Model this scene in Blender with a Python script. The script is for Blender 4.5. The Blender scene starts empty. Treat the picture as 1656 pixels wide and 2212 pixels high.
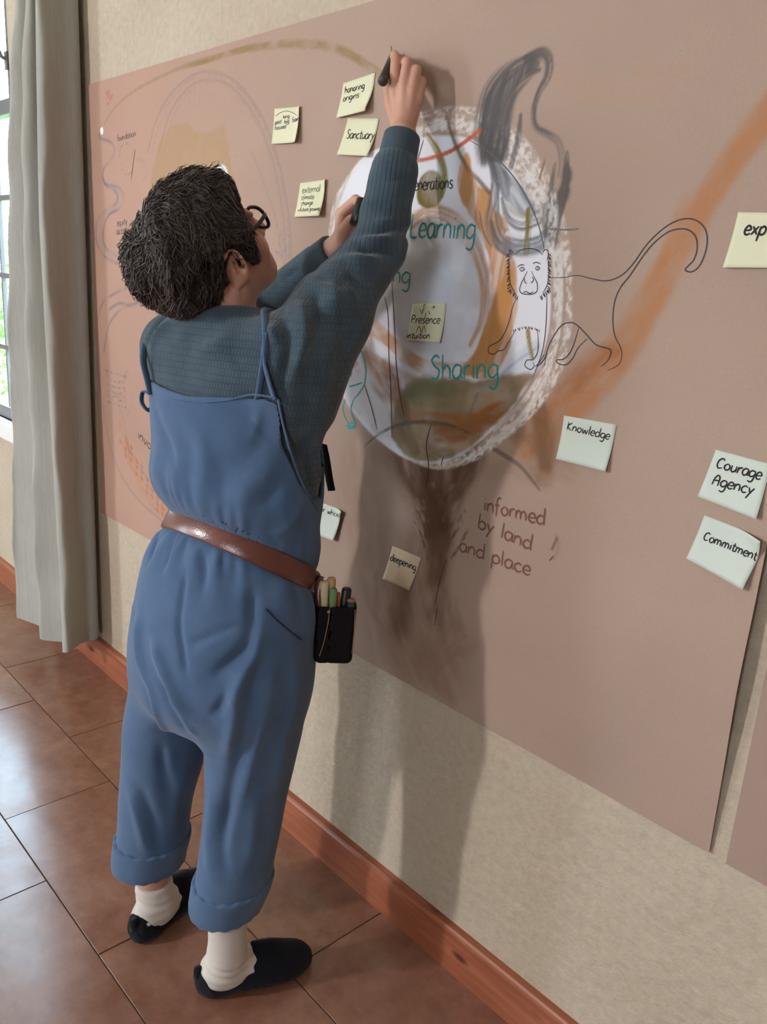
import bpy, bmesh, math, random
import numpy as np
from mathutils import Vector, Matrix

random.seed(7)
SC = bpy.context.scene
COL = SC.collection

# ------------------------------------------------------------------ camera
# world frame: the painted wall is the plane y = 0 (room at y < 0), floor z = 0, metres
FPX = 1765.09
ROT = np.array([[0.673132, 0.736742, 0.064064],
                [-0.241479, 0.137093, 0.960673],
                [0.698986, -0.662130, 0.270190]])
EYE = np.array([0.0, -1.20, 1.4756])
cam = bpy.data.cameras.new('camera')
cam.sensor_fit = 'VERTICAL'
cam.sensor_height = 36.0
cam.lens = 36.0 * FPX / 2212.0
cam.clip_start = 0.05
cam_ob = bpy.data.objects.new('camera', cam)
COL.objects.link(cam_ob)
Rt = Matrix(ROT.T.tolist()).to_4x4()
Rt.translation = Vector(EYE)
cam_ob.matrix_world = Rt
SC.camera = cam_ob

# ------------------------------------------------------------------ world, daylight, exposure
SC.view_settings.view_transform = 'Standard'
SC.view_settings.look = 'None'
SC.view_settings.gamma = 1.0
SC.view_settings.use_curve_mapping = False
SC.view_settings.exposure = 0.0
world = bpy.data.worlds.new('overcast_sky')
SC.world = world
world.use_nodes = True
wn = world.node_tree
wn.nodes.clear()
wo = wn.nodes.new('ShaderNodeOutputWorld')
wb = wn.nodes.new('ShaderNodeBackground')
wb.inputs['Color'].default_value = (0.56, 0.80, 1.0, 1)
wb.inputs['Strength'].default_value = 20.0
wn.links.new(wb.outputs[0], wo.inputs[0])


def area(name, loc, aim, sx, sy, watts, color):
    l = bpy.data.lights.new(name, 'AREA')
    l.shape = 'RECTANGLE'
    l.size = sx
    l.size_y = sy
    l.energy = watts
    l.color = color
    o = bpy.data.objects.new(name, l)
    COL.objects.link(o)
    o.location = loc
    d = Vector(aim) - Vector(loc)
    o.rotation_euler = d.to_track_quat('-Z', 'Y').to_euler()
    return o


# daylight entering through the windows of the wall behind the photographer; the last one is an added fill
area('daylight_back_window', (-2.95, -4.72, 2.42), (-1.2, 0.0, 1.0), 0.15, 0.60, 122, (1.0, 0.965, 0.93))
area('daylight_garden_door', (-5.3, -4.72, 1.35), (-2.2, 0.0, 0.8), 0.8, 1.9, 62, (0.90, 0.95, 1.0))
area('added_side_fill', (0.5, -4.72, 1.65), (-0.9, 0.0, 1.0), 0.75, 0.8, 34, (1.0, 0.96, 0.92))  # added fill lamp, no such window known; lightens the shadows on the wall


# weak sun reaching in through the garden window, far left
sun = bpy.data.lights.new('sun', 'SUN')
sun.energy = 7.0
sun.angle = 0.02
sun.color = (1.0, 0.97, 0.92)
sun_ob = bpy.data.objects.new('sun', sun)
COL.objects.link(sun_ob)
sun_ob.rotation_euler = Vector((0.78, -0.42, -0.80)).to_track_quat('-Z', 'Y').to_euler()

# ------------------------------------------------------------------ helpers
def ray(px, py):
    v = ROT.T @ np.array([px - 828.0, -(py - 1106.0), -FPX])
    return v


def at(px, py, y=0.0):
    """point of the photograph lifted to the vertical plane at distance y from the wall"""
    d = ray(px, py)
    return EYE + d * ((y + 1.20) / d[1])


def atz(px, py, z=0.0):
    d = ray(px, py)
    return EYE + d * ((z - EYE[2]) / d[2])


def W2(px, py):
    p = at(px, py)
    return (p[0], p[2])


def srgb(r, g, b):
    def f(c):
        c /= 255.0
        return c / 12.92 if c <= 0.04045 else ((c + 0.055) / 1.055) ** 2.4
    return (f(r), f(g), f(b), 1.0)


def tag(o, label=None, cat=None, group=None, kind=None):
    if label: o['label'] = label
    if cat: o['category'] = cat
    if group: o['group'] = group
    if kind: o['kind'] = kind
    return o


def link(o, parent=None):
    COL.objects.link(o)
    if parent is not None:
        o.parent = parent
    return o


def empty(name, loc=(0, 0, 0)):
    o = bpy.data.objects.new(name, None)
    o.empty_display_size = 0.05
    COL.objects.link(o)
    o.location = loc
    bpy.context.view_layer.update()
    return o


def mesh_obj(name, verts, faces, mat, parent=None, smooth=False):
    """verts in world coordinates; re-expressed in the parent's frame"""
    v = np.asarray(verts, dtype=np.float64).reshape(-1, 3)
    if parent is not None:
        v = v - np.array(world_loc(parent))
    me = bpy.data.meshes.new(name)
    me.from_pydata(v.tolist(), [], faces if isinstance(faces, list) else faces.tolist())
    if mat: me.materials.append(mat)
    if smooth:
        me.polygons.foreach_set('use_smooth', [True] * len(me.polygons))
    me.update()
    o = bpy.data.objects.new(name, me)
    return link(o, parent)


def world_loc(o):
    p = Vector((0, 0, 0))
    while o is not None:
        p += o.location
        o = o.parent
    return p


class MB:
    def __init__(s):
        s.v = []
        s.f = []

    def add(s, v, f):
        n = len(s.v)
        s.v += [tuple(map(float, p)) for p in v]
        s.f += [tuple(i + n for i in q) for q in f]

    def box(s, a, b):
        x0, y0, z0 = a
        x1, y1, z1 = b
        s.add([(x0, y0, z0), (x1, y0, z0), (x1, y1, z0), (x0, y1, z0), (x0, y0, z1), (x1, y0, z1), (x1, y1, z1), (x0, y1, z1)],
              [(0, 3, 2, 1), (4, 5, 6, 7), (0, 1, 5, 4), (1, 2, 6, 5), (2, 3, 7, 6), (3, 0, 4, 7)])

    def tube(s, pts, r, n=8, cap=True, flat=1.0, up=(0, 0, 1)):
        pts = [np.array(p, float) for p in pts]
        m = len(pts)
        rr = r if hasattr(r, '__len__') else [r] * m
        rings = []
        prev = None
        for i, p in enumerate(pts):
            t = pts[min(i + 1, m - 1)] - pts[max(i - 1, 0)]
            t = t / (np.linalg.norm(t) + 1e-12)
            if prev is None:
                a = np.cross(t, np.array(up, float))
                if np.linalg.norm(a) < 1e-3: a = np.cross(t, (1, 0, 0))
            else:
                a = prev - t * (prev @ t)
            a = a / (np.linalg.norm(a) + 1e-12)
            prev = a
            b = np.cross(t, a)
            rings.append([p + rr[i] * (math.cos(2 * math.pi * k / n) * a + flat * math.sin(2 * math.pi * k / n) * b) for k in range(n)])
        v = [q for g in rings for q in g]
        f = []
        for i in range(m - 1):
            for k in range(n):
                f.append((i * n + k, i * n + (k + 1) % n, (i + 1) * n + (k + 1) % n, (i + 1) * n + k))
        if cap:
            f.append(tuple(range(n))[::-1])
            f.append(tuple((m - 1) * n + k for k in range(n)))
        s.add(v, f)

    def build(s, name, mat, parent=None, smooth=False):
        return mesh_obj(name, s.v, s.f, mat, parent, smooth)


def bevel(o, w=0.003, seg=2):
    m = o.modifiers.new('bevel', 'BEVEL')
    m.width = w
    m.segments = seg
    m.limit_method = 'ANGLE'
    return o


def crom(pts, n=8, closed=False):
    """Catmull-Rom through points (any dimension)"""
    P = [np.array(p, float) for p in pts]
    if len(P) < 3: return P
    out = []
    m = len(P)
    rng = range(m if closed else m - 1)
    for i in rng:
        if closed:
            p0, p1, p2, p3 = P[i - 1], P[i], P[(i + 1) % m], P[(i + 2) % m]
        else:
            p0, p1, p2, p3 = P[max(i - 1, 0)], P[i], P[i + 1], P[min(i + 2, m - 1)]
        for k in range(n):
            t = k / n
            out.append(0.5 * (2 * p1 + (p2 - p0) * t + (2 * p0 - 5 * p1 + 4 * p2 - p3) * t * t + (3 * p1 - p0 - 3 * p2 + p3) * t ** 3))
    if not closed: out.append(P[-1])
    return out


# ---- materials
class NT:
    def __init__(s, name, rough=0.6, color=(0.5, 0.5, 0.5, 1), metal=0.0, spec=0.5):
        s.m = bpy.data.materials.new(name)
        s.m.use_nodes = True
        s.t = s.m.node_tree
        s.b = s.t.nodes['Principled BSDF']
        s.b.inputs['Base Color'].default_value = color
        s.b.inputs['Roughness'].default_value = rough
        s.b.inputs['Metallic'].default_value = metal
        s.b.inputs['Specular IOR Level'].default_value = spec
        s.co = None

    def n(s, typ, **kw):
        nd = s.t.nodes.new('ShaderNode' + typ)
        for k, v in kw.items():
            if hasattr(nd, k) and k not in nd.inputs:
                setattr(nd, k, v)
            else:
                nd.inputs[k.replace('_', ' ')].default_value = v
        return nd

    def l(s, a, b):
        s.t.links.new(a, b)

    def coord(s, scale=(1, 1, 1), kind='Object'):
        if s.co is None: s.co = s.t.nodes.new('ShaderNodeTexCoord')
        mp = s.n('Mapping')
        mp.inputs['Scale'].default_value = scale
        s.l(s.co.outputs[kind], mp.inputs['Vector'])
        return mp.outputs[0]

    def noise(s, scale, detail=4, rough=0.55, map_scale=(1, 1, 1), dist=0.0):
        nd = s.n('TexNoise')
        nd.inputs['Scale'].default_value = scale
        nd.inputs['Detail'].default_value = detail
        nd.inputs['Roughness'].default_value = rough
        nd.inputs['Distortion'].default_value = dist
        s.l(s.coord(map_scale), nd.inputs['Vector'])
        return nd.outputs['Fac']

    def ramp(s, fac, stops):
        r = s.t.nodes.new('ShaderNodeValToRGB')
        e = r.color_ramp.elements
        while len(e) < len(stops): e.new(0.5)
        for i, (p, c) in enumerate(stops):
            e[i].position = p
            e[i].color = c if len(c) == 4 else (*c, 1)
        s.l(fac, r.inputs[0])
        return r.outputs[0]

    def mix(s, fac, a, b, mode='MIX'):
        m = s.t.nodes.new('ShaderNodeMix')
        m.data_type = 'RGBA'
        m.blend_type = mode
        for sock, val in ((m.inputs[0], fac), (m.inputs[6], a), (m.inputs[7], b)):
            if hasattr(val, 'is_output') or hasattr(val, 'links'):
                s.l(val, sock)
            else:
                sock.default_value = val
        return m.outputs[2]

    def base(s, out): s.l(out, s.b.inputs['Base Color']); return s

    def rough(s, out): s.l(out, s.b.inputs['Roughness']); return s

    def bump(s, h, strength=0.3, dist=0.01, prev=None):
        b = s.n('Bump')
        b.inputs['Strength'].default_value = strength
        b.inputs['Distance'].default_value = dist
        s.l(h, b.inputs['Height'])
        if prev is not None: s.l(prev, b.inputs['Normal'])
        s.l(b.outputs[0], s.b.inputs['Normal'])
        return b.outputs[0]


def grey(v): return (v, v, v, 1)
# ------------------------------------------------------------------ room materials
def mat_plaster(name, c0, c1):
    t = NT(name, 0.92, spec=0.15)
    big = t.noise(1.6, 5, 0.6)
    col = t.ramp(big, [(0.3, c0), (0.7, c1)])
    fine = t.noise(55, 5, 0.6)
    col = t.mix(0.18, col, t.ramp(fine, [(0.35, grey(0.35)), (0.65, grey(0.75))]), 'OVERLAY')
    t.base(col)
    vor = t.n('TexVoronoi')
    vor.feature = 'F1'
    vor.inputs['Scale'].default_value = 42
    t.l(t.coord((1, 1, 1)), vor.inputs['Vector'])
    pit = t.ramp(vor.outputs['Distance'], [(0.03, grey(0)), (0.12, grey(1))])
    n0 = t.bump(t.noise(34, 6, 0.66), 0.75, 0.007)
    n1 = t.bump(t.noise(7, 4, 0.5), 0.5, 0.02, n0)
    t.bump(pit, 0.12, 0.003, n1)
    return t.m


M_PLASTER = mat_plaster('cream_plaster', (0.46, 0.375, 0.285), (0.53, 0.445, 0.345))
M_CEIL = NT('ceiling_white', 0.9, (0.72, 0.70, 0.66, 1)).m


def mat_tile():
    t = NT('brown_ceramic_tile', 0.3, spec=0.85)
    oi = t.n('ObjectInfo')
    add = t.n('VectorMath')
    add.operation = 'MULTIPLY_ADD'
    t.co = t.t.nodes.new('ShaderNodeTexCoord')
    comb = t.n('CombineXYZ')
    t.l(oi.outputs['Random'], comb.inputs[0])
    t.l(oi.outputs['Random'], comb.inputs[1])
    add.inputs[1].default_value = (37, 19, 5)
    t.l(comb.outputs[0], add.inputs[0])
    t.l(t.co.outputs['Object'], add.inputs[2])

    def nz(scale, det, rg):
        nd = t.n('TexNoise')
        nd.inputs['Scale'].default_value = scale
        nd.inputs['Detail'].default_value = det
        nd.inputs['Roughness'].default_value = rg
        t.l(add.outputs[0], nd.inputs['Vector'])
        return nd.outputs['Fac']
    col = t.ramp(nz(4.5, 6, 0.62), [(0.28, (0.19, 0.072, 0.044)), (0.5, (0.26, 0.120, 0.080)), (0.74, (0.36, 0.185, 0.125))])
    col = t.mix(0.35, col, t.ramp(nz(22, 5, 0.7), [(0.35, (0.15, 0.062, 0.040)), (0.7, (0.35, 0.165, 0.105))]))
    t.base(col)
    t.rough(t.ramp(nz(9, 4, 0.6), [(0.3, grey(0.17)), (0.7, grey(0.27))]))
    t.bump(nz(14, 4, 0.6), 0.10, 0.004)
    return t.m


M_TILE = mat_tile()
M_GROUT = NT('dark_grout', 0.8, (0.10, 0.07, 0.055, 1)).m


def mat_wood(name, c0, c1, c2, rough=0.32, axis='x'):
    t = NT(name, rough, spec=0.5)
    sc = {'x': (1.2, 22, 22), 'z': (22, 22, 1.2)}[axis]
    g = t.noise(2.2, 6, 0.6, sc, 0.6)
    col = t.ramp(g, [(0.25, c0), (0.5, c1), (0.75, c2)])
    k = t.n('TexVoronoi')
    k.inputs['Scale'].default_value = 1.0
    t.l(t.coord((4.2, 10, 10)), k.inputs['Vector'])
    knot = t.ramp(k.outputs['Distance'], [(0.05, grey(1)), (0.13, grey(0))])
    col = t.mix(knot, col, (0.10, 0.028, 0.014, 1))
    t.base(col)
    t.bump(g, 0.08, 0.002)
    return t.m


M_BASE = mat_wood('varnished_pine', (0.22, 0.058, 0.028), (0.33, 0.100, 0.050), (0.42, 0.150, 0.078))

X0, X1, Y0, ZC = -6.6, 2.6, -4.6, 3.4
WT = 0.16


def quadwall(mb, axis, c0, c1, u0, u1, z0, z1, holes):
    """wall slab with rectangular holes; axis 'y': slab spans y in c0..c1, u = x ; axis 'x' likewise"""
    us = sorted({u0, u1, *[h[0] for h in holes], *[h[1] for h in holes]})
    zs = sorted({z0, z1, *[h[2] for h in holes], *[h[3] for h in holes]})
    for i in range(len(us) - 1):
        for j in range(len(zs) - 1):
            cu, cz = (us[i] + us[i + 1]) / 2, (zs[j] + zs[j + 1]) / 2
            if any(h[0] < cu < h[1] and h[2] < cz < h[3] for h in holes): continue
            if axis == 'y': mb.box((us[i], c0, zs[j]), (us[i + 1], c1, zs[j + 1]))
            else: mb.box((c0, us[i], zs[j]), (c1, us[i + 1], zs[j + 1]))


def struct(mb, name, mat, smooth=False):
    o = mb.build(name, mat, None, smooth)
    o['kind'] = 'structure'
    return o


WIN = (-5.95, -3.42, 0.80, 3.10)
m = MB(); quadwall(m, 'y', 0.0, WT, X0, X1, 0, ZC, [WIN]); struct(m, 'wall_back', M_PLASTER)
BW = [(-3.20, -2.70, 1.75, 2.95), (-5.7, -4.9, 0.0, 2.3), (0.1, 0.9, 1.2, 2.1)]
m = MB(); quadwall(m, 'y', Y0 - WT, Y0, X0, X1, 0, ZC, BW); struct(m, 'wall_front', M_PLASTER)
m = MB(); quadwall(m, 'x', X0 - WT, X0, Y0, 0, 0, ZC, []); struct(m, 'wall_left', M_PLASTER)
m = MB(); quadwall(m, 'x', X1, X1 + WT, Y0, 0, 0, ZC, []); struct(m, 'wall_right', M_PLASTER)
m = MB(); m.box((X0 - WT, Y0 - WT, ZC), (X1 + WT, WT, ZC + 0.1)); struct(m, 'ceiling', M_CEIL)

# floor: grout bed with one object per tile
m = MB(); m.box((X0 - WT, Y0 - WT, -0.1), (X1 + WT, WT, -0.0025)); FLOOR = struct(m, 'floor', M_GROUT)
TX, TY, GJ = 0.595, 0.30, 0.0035


def tile_mesh(w, d):
    me = bpy.data.meshes.new('floor_tile')
    b = 0.0002
    x, y = w / 2 - GJ / 2, d / 2 - GJ / 2
    v = [(-x, -y, -0.008), (x, -y, -0.008), (x, y, -0.008), (-x, y, -0.008), (-x, -y, -b), (x, -y, -b), (x, y, -b), (-x, y, -b),
         (-x + b, -y + b, 0), (x - b, -y + b, 0), (x - b, y - b, 0), (-x + b, y - b, 0)]
    f = [(8, 9, 10, 11)] + [(i, (i + 1) % 4, 4 + (i + 1) % 4, 4 + i) for i in range(4)] + [(4 + i, 4 + (i + 1) % 4, 8 + (i + 1) % 4, 8 + i) for i in range(4)]
    me.from_pydata(v, [], f)
    me.materials.append(M_TILE)
    return me


tm = tile_mesh(TX, TY)
row = 0
y = -TY / 2
while y > Y0 + 0.1:
    off = -2.9445 + (TX / 2 if row % 2 else 0)
    k0 = math.ceil((X0 - off) / TX)
    x = off + k0 * TX
    while x + TX < X1 + 0.3:
        if not (x > 0.9 and y < -2.2):
            o = bpy.data.objects.new('floor_tile', tm)
            COL.objects.link(o)
            o.parent = FLOOR
            o.location = (x + TX / 2, y, random.uniform(-0.0004, 0.0004))
        x += TX
    y -= TY
    row += 1

# varnished baseboard of the painted wall, rounded top edge, plus the plain ones
m = MB()
prof = [(0, 0), (-0.021, 0), (-0.021, 0.098), (-0.019, 0.104), (-0.015, 0.108), (0, 0.110)]
n = len(prof)
m.add([(X0, a, b) for a, b in prof] + [(X1, a, b) for a, b in prof],
      [(i, (i + 1) % n, n + (i + 1) % n, n + i) for i in range(n)] + [tuple(range(n))[::-1], tuple(range(n, 2 * n))])
struct(m, 'baseboard_back', M_BASE)
m = MB(); m.box((X0, Y0 + 0.02, 0), (X0 + 0.02, -0.021, 0.11)); struct(m, 'baseboard_left', M_BASE)
m = MB(); m.box((-4.9, Y0, 0), (X1, Y0 + 0.02, 0.11)); struct(m, 'baseboard_front', M_BASE)

# ------------------------------------------------------------------ windows
M_STEEL = NT('grey_painted_steel', 0.45, (0.16, 0.15, 0.16, 1)).m
M_SILL = NT('white_sill', 0.4, (0.78, 0.78, 0.76, 1)).m
g = NT('window_glass', 0.0, (1, 1, 1, 1))
g.t.nodes.remove(g.b)
tr = g.n('BsdfTransparent'); gl = g.n('BsdfGlossy'); gl.inputs['Roughness'].default_value = 0.02
mx = g.n('MixShader'); mx.inputs[0].default_value = 0.07
g.l(tr.outputs[0], mx.inputs[1]); g.l(gl.outputs[0], mx.inputs[2])
g.l(mx.outputs[0], g.t.nodes['Material Output'].inputs[0])
M_GLASS = g.m


def window(name, x0, x1, z0, z1, yc, nx, zbars, transoms=()):
    root = empty(name, ((x0 + x1) / 2, yc, z0))
    root['kind'] = 'structure'
    m = MB()
    t = 0.05
    m.box((x0, yc - 0.02, z0), (x1, yc + 0.02, z0 + t)); m.box((x0, yc - 0.02, z1 - t), (x1, yc + 0.02, z1))
    m.box((x0, yc - 0.02, z0 + t), (x0 + t, yc + 0.02, z1 - t)); m.box((x1 - t, yc - 0.02, z0 + t), (x1, yc + 0.02, z1 - t))
    for zt in transoms: m.box((x0 + t, yc - 0.019, zt - 0.026), (x1 - t, yc + 0.019, zt + 0.026))
    m.build('window_frame', M_STEEL, root)
    for z in zbars:
        b = MB(); b.box((x0 + t, yc - 0.011, z - 0.010), (x1 - t, yc + 0.011, z + 0.010)); b.build('glazing_bar', M_STEEL, root)
    for i in range(1, nx):
        x = x0 + (x1 - x0) * i / nx
        w = 0.012 if i % 3 == 0 else 0.007
        b = MB(); b.box((x - w, yc - 0.008, z0 + t), (x + w, yc + 0.008, z1 - t)); b.build('glazing_bar', M_STEEL, root)
    rows = [z0 + t] + sorted(list(zbars) + list(transoms)) + [z1 - t]
    for i in range(nx):
        for j in range(len(rows) - 1):
            a, c = x0 + (x1 - x0) * i / nx, x0 + (x1 - x0) * (i + 1) / nx
            b = MB(); b.box((a, yc - 0.002, rows[j]), (c, yc + 0.002, rows[j + 1])); b.build('pane', M_GLASS, root)
    return root


w1 = window('window_1', -5.95, -3.42, 0.80, 3.10, 0.03, 9, (1.104, 1.402, 1.704, 2.56), (2.026,))
m = MB(); m.box((-6.00, -0.045, 0.728), (-3.37, 0.16, 0.80)); s = m.build('window_sill', M_SILL, w1); bevel(s, 0.006)
m = MB()   # stay handle on the opening light
m.tube([(-3.435, 0.005, 2.17), (-3.437, -0.02, 2.18), (-3.45, -0.028, 2.21), (-3.46, -0.03, 2.26)], 0.007, 8)
m.box((-3.450, -0.006, 2.14), (-3.425, 0.012, 2.20)); m.build('window_handle', M_STEEL, w1)
window('window_2', -3.20, -2.70, 1.75, 2.95, Y0 - 0.08, 1, (2.27,))
window('window_3', -5.7, -4.9, 0.0, 2.3, Y0 - 0.08, 2, (0.8, 1.6))
window('added_fill_window', 0.1, 0.9, 1.2, 2.1, Y0 - 0.08, 2, (1.65,))  # added opening for the side fill lamp, not a known window
# ------------------------------------------------------------------ curtain drawn aside beside the window
def mat_curtain():
    t = NT('grey_beige_linen', 0.9, spec=0.1)
    w = t.noise(260, 3, 0.6, (1, 1, 0.05))
    col = t.ramp(w, [(0.3, (0.53, 0.515, 0.465)), (0.7, (0.61, 0.595, 0.545))])
    st = t.noise(60, 2, 0.5, (1, 1, 0.02))
    col = t.mix(0.10, col, t.ramp(st, [(0.35, grey(0.3)), (0.65, grey(0.7))]), 'OVERLAY')
    t.base(col)
    t.bump(w, 0.15, 0.001)
    tl = t.n('BsdfTranslucent')
    t.l(col, tl.inputs['Color'])
    mx = t.n('MixShader'); mx.inputs[0].default_value = 0.4
    t.l(t.b.outputs[0], mx.inputs[1]); t.l(tl.outputs[0], mx.inputs[2])
    t.l(mx.outputs[0], t.t.nodes['Material Output'].inputs[0])
    return t.m


M_CURT = mat_curtain()


def curtain():
    root = empty('curtain', (-2.95, -0.1, 0.13))
    tag(root, 'long grey-beige linen curtain gathered in deep folds between window and paper mural', 'curtain')
    keys = [((31, 1243), (8, 0), -0.20), ((78, 1243), (30, 0), -0.195), ((127, 1243), (57, 0), -0.17), ((202, 1243), (160, 0), -0.035)]
    lo = [at(*k[0], k[2]) for k in keys]
    hi = [at(*k[1], k[2]) for k in keys]

    def kx(i, z):
        t = (z - lo[i][2]) / (hi[i][2] - lo[i][2])
        t = min(max(t, 0.0), 1.12)
        bow = 0.012 * math.sin(math.pi * min(t, 1)) * (1 if i < 3 else 0.3)
        return lo[i][0] * (1 - t) + hi[i][0] * t - bow * 0.4

    rows = []
    zb, zt = 0.125, 3.19
    NZ = 90
    for j in range(NZ + 1):
        z = zb + (zt - zb) * j / NZ
        a, b, c, d = [kx(i, z) for i in range(4)]
        s = 0.004 * math.sin(z * 9) + 0.003 * math.sin(z * 23 + 1)
        pin = 1 - 0.25 * min(1, max(0, (z - 1.6) / 1.1))
        path = [(a - 0.17, -0.045), (a - 0.11, -0.075), (a - 0.06, -0.125 * pin), (a - 0.018, -0.175 * pin), (a, -0.20 * pin + s), (a + 0.022, -0.188 * pin),
                (a + (b - a) * 0.55, -0.150 * pin), (b - 0.022, -0.148 * pin), (b - 0.008, -0.178 * pin), (b + 0.006, -0.195 * pin + s), (b + 0.028, -0.180 * pin),
                (b + (c - b) * 0.6, -0.135 * pin - s), (c - 0.016, -0.135 * pin), (c - 0.003, -0.160 * pin), (c + 0.010, -0.170 * pin), (c + 0.03, -0.155 * pin - s),
                (c + (d - c) * 0.6, -0.100 * pin + s), (d - 0.012, -0.060), (d, -0.035), (d - 0.012, -0.018), (d - 0.06, -0.014)]
        path = crom(path, 5)
        # creases pressed across the cloth at knee and waist height
        e = []
        for k, (x, y) in enumerate(path):
            dy = 0.0
            for z0, k0, am in ((0.95, 55, 0.010), (0.99, 58, -0.008), (0.66, 25, 0.006), (0.55, 62, -0.005)):
                dy += am * math.exp(-((z - z0) / 0.02) ** 2 - ((k - k0) / 9.0) ** 2)
            e.append((x, min(y + dy, -0.012), z + (0.004 * math.sin(k * 0.35) if j == 0 else 0)))
        rows.append(e)
    n = len(rows[0])
    v = [p for r in rows for p in r]
    f = [(j * n + i, j * n + i + 1, (j + 1) * n + i + 1, (j + 1) * n + i) for j in range(NZ) for i in range(n - 1)]
    o = mesh_obj('drape', v, f, M_CURT, root, True)
    s = o.modifiers.new('thick', 'SOLIDIFY'); s.thickness = 0.0016; s.offset = 0
    # turned hem along the bottom
    h = 7
    v = []
    for j in (0, 1, 2):
        for i, p in enumerate(rows[j]):
            q0 = np.array(rows[j][max(i - 1, 0)]); q1 = np.array(rows[j][min(i + 1, n - 1)])
            t = q1 - q0; nn = np.array([t[1], -t[0], 0]); nn /= np.linalg.norm(nn) + 1e-9
            v.append(np.array(p) + nn * (0.0022 if j < 2 else 0.0010))
    f = [(j * n + i, j * n + i + 1, (j + 1) * n + i + 1, (j + 1) * n + i) for j in range(2) for i in range(n - 1)]
    mesh_obj('hem', v, f, M_CURT, root, True)
    m = MB(); m.tube([(-6.1, -0.10, 3.21), (-2.7, -0.10, 3.21)], 0.014, 12)
    rod = m.build('curtain_rod', M_STEEL, None, True)
    tag(rod, 'grey steel curtain rod above the window', 'curtain rod')
    for x in (-2.75, -6.05):
        m = MB(); m.box((x - 0.012, -0.10, 3.195), (x + 0.012, 0.0, 3.21)); m.build('rod_bracket', M_STEEL, rod)


curtain()

# ------------------------------------------------------------------ garden seen through the panes
t = NT('lawn_grass', 0.9, spec=0.1)
t.base(t.ramp(t.noise(3, 5, 0.6), [(0.3, (0.14, 0.24, 0.07)), (0.7, (0.30, 0.42, 0.14))]))
m = MB(); m.box((-26, WT + 0.02, -0.25), (4, 26, -0.12))
struct(m, 'lawn', t.m)
t = NT('leaf_green', 0.55, spec=0.3)
oi = t.n('ObjectInfo')
t.base(t.ramp(t.noise(2.5, 3, 0.6), [(0.3, (0.10, 0.22, 0.06)), (0.55, (0.25, 0.42, 0.12)), (0.8, (0.50, 0.62, 0.22))]))
M_LEAF = t.m
M_BARK = NT('bark', 0.9, (0.12, 0.08, 0.05, 1)).m


def shrub(cx, cy, r, hgt, n, seed, label):
    rs = np.random.RandomState(seed)
    root = empty('garden_shrub', (cx, cy, -0.12))
    tag(root, label, 'shrub')
    ang = rs.rand(n) * 2 * np.pi
    rad = r * np.sqrt(rs.rand(n))
    zz = -0.05 + hgt * rs.rand(n) ** 0.8
    sh = np.sqrt(np.clip(1 - (zz / hgt) ** 3, 0.05, 1)) * (1 + 0.25 * np.sin(ang * 3 + zz * 4))
    c = np.stack([cx + rad * sh * np.cos(ang), cy + rad * sh * np.sin(ang), zz], 1)
    v = []; f = []
    for i in range(n):
        a = rs.randn(3); a /= np.linalg.norm(a)
        b = np.cross(a, rs.randn(3)); b /= np.linalg.norm(b)
        L = 0.06 + 0.05 * rs.rand(); w = L * 0.38
        k = len(v)
        v += [c[i], c[i] + a * L * 0.5 + b * w, c[i] + a * L, c[i] + a * L * 0.5 - b * w]
        f.append((k, k + 1, k + 2, k + 3))
    o = mesh_obj('foliage', v, f, M_LEAF, root)
    o['kind'] = 'stuff'
    m = MB()
    for k in range(6):
        a = k * 1.05
        m.tube([(cx + 0.05 * math.cos(a), cy + 0.05 * math.sin(a), -0.14), (cx + 0.3 * r * math.cos(a), cy + 0.3 * r * math.sin(a), hgt * 0.4),
                (cx + 0.6 * r * math.cos(a + 0.3), cy + 0.6 * r * math.sin(a + 0.3), hgt * 0.8)], [0.03, 0.02, 0.008], 6)
    m.build('stem', M_BARK, root, True)


shrub(-9.3, 2.6, 1.1, 1.55, 5000, 1, 'leafy green shrub close outside the window, left of the curtain')
shrub(-14.5, 5.0, 1.9, 2.3, 5000, 2, 'taller pale green shrub further back in the garden')
# ------------------------------------------------------------------ brown paper mural: painted colour field
def vnoise(x, y, seed=0):
    xi = np.floor(x).astype(np.int64); yi = np.floor(y).astype(np.int64)
    fx = x - xi; fy = y - yi
    fx = fx * fx * (3 - 2 * fx); fy = fy * fy * (3 - 2 * fy)

    def h(a, b):
        n = (a * 374761393 + b * 668265263 + seed * 1442695) & 0x7fffffff
        n = ((n ^ (n >> 13)) * 1274126177) & 0x7fffffff
        return ((n ^ (n >> 16)) & 0xffff) / 65535.0
    return (h(xi, yi) * (1 - fx) + h(xi + 1, yi) * fx) * (1 - fy) + (h(xi, yi + 1) * (1 - fx) + h(xi + 1, yi + 1) * fx) * fy


def fbm(x, y, seed=0, o=4):
    s = 0; a = 0.5; t = 0
    for i in range(o):
        s = s + a * vnoise(x * 2 ** i, y * 2 ** i, seed + i * 17); t += a; a *= 0.5
    return s / t


MX0, MX1, MZ0, MZ1 = -2.733, -0.439, 0.617, 2.010


def axis_points(a, b, fine, coarse, lo, hi):
    out = [a]
    while out[-1] < b - 1e-6:
        c = out[-1]
        out.append(c + (fine if lo < c < hi else coarse))
    out[-1] = b
    return np.array(out)


GX = axis_points(MX0, MX1, 0.0026, 0.0050, -1.75, -0.72)
GZ = axis_points(MZ0, MZ1, 0.0028, 0.0050, 0.72, 1.93)
PX, PZ = np.meshgrid(GX, GZ)
CR = np.empty(PX.shape + (3,))
kraft = np.array([0.385, 0.268, 0.212])
n1 = fbm(PX * 3.0, PZ * 3.0, 5) - 0.5
n2 = fbm(PX * 1.1 + 7, PZ * 5.0, 9) - 0.5
CR[:] = kraft * (1 + 0.16 * n1 + 0.12 * n2)[..., None]
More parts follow.
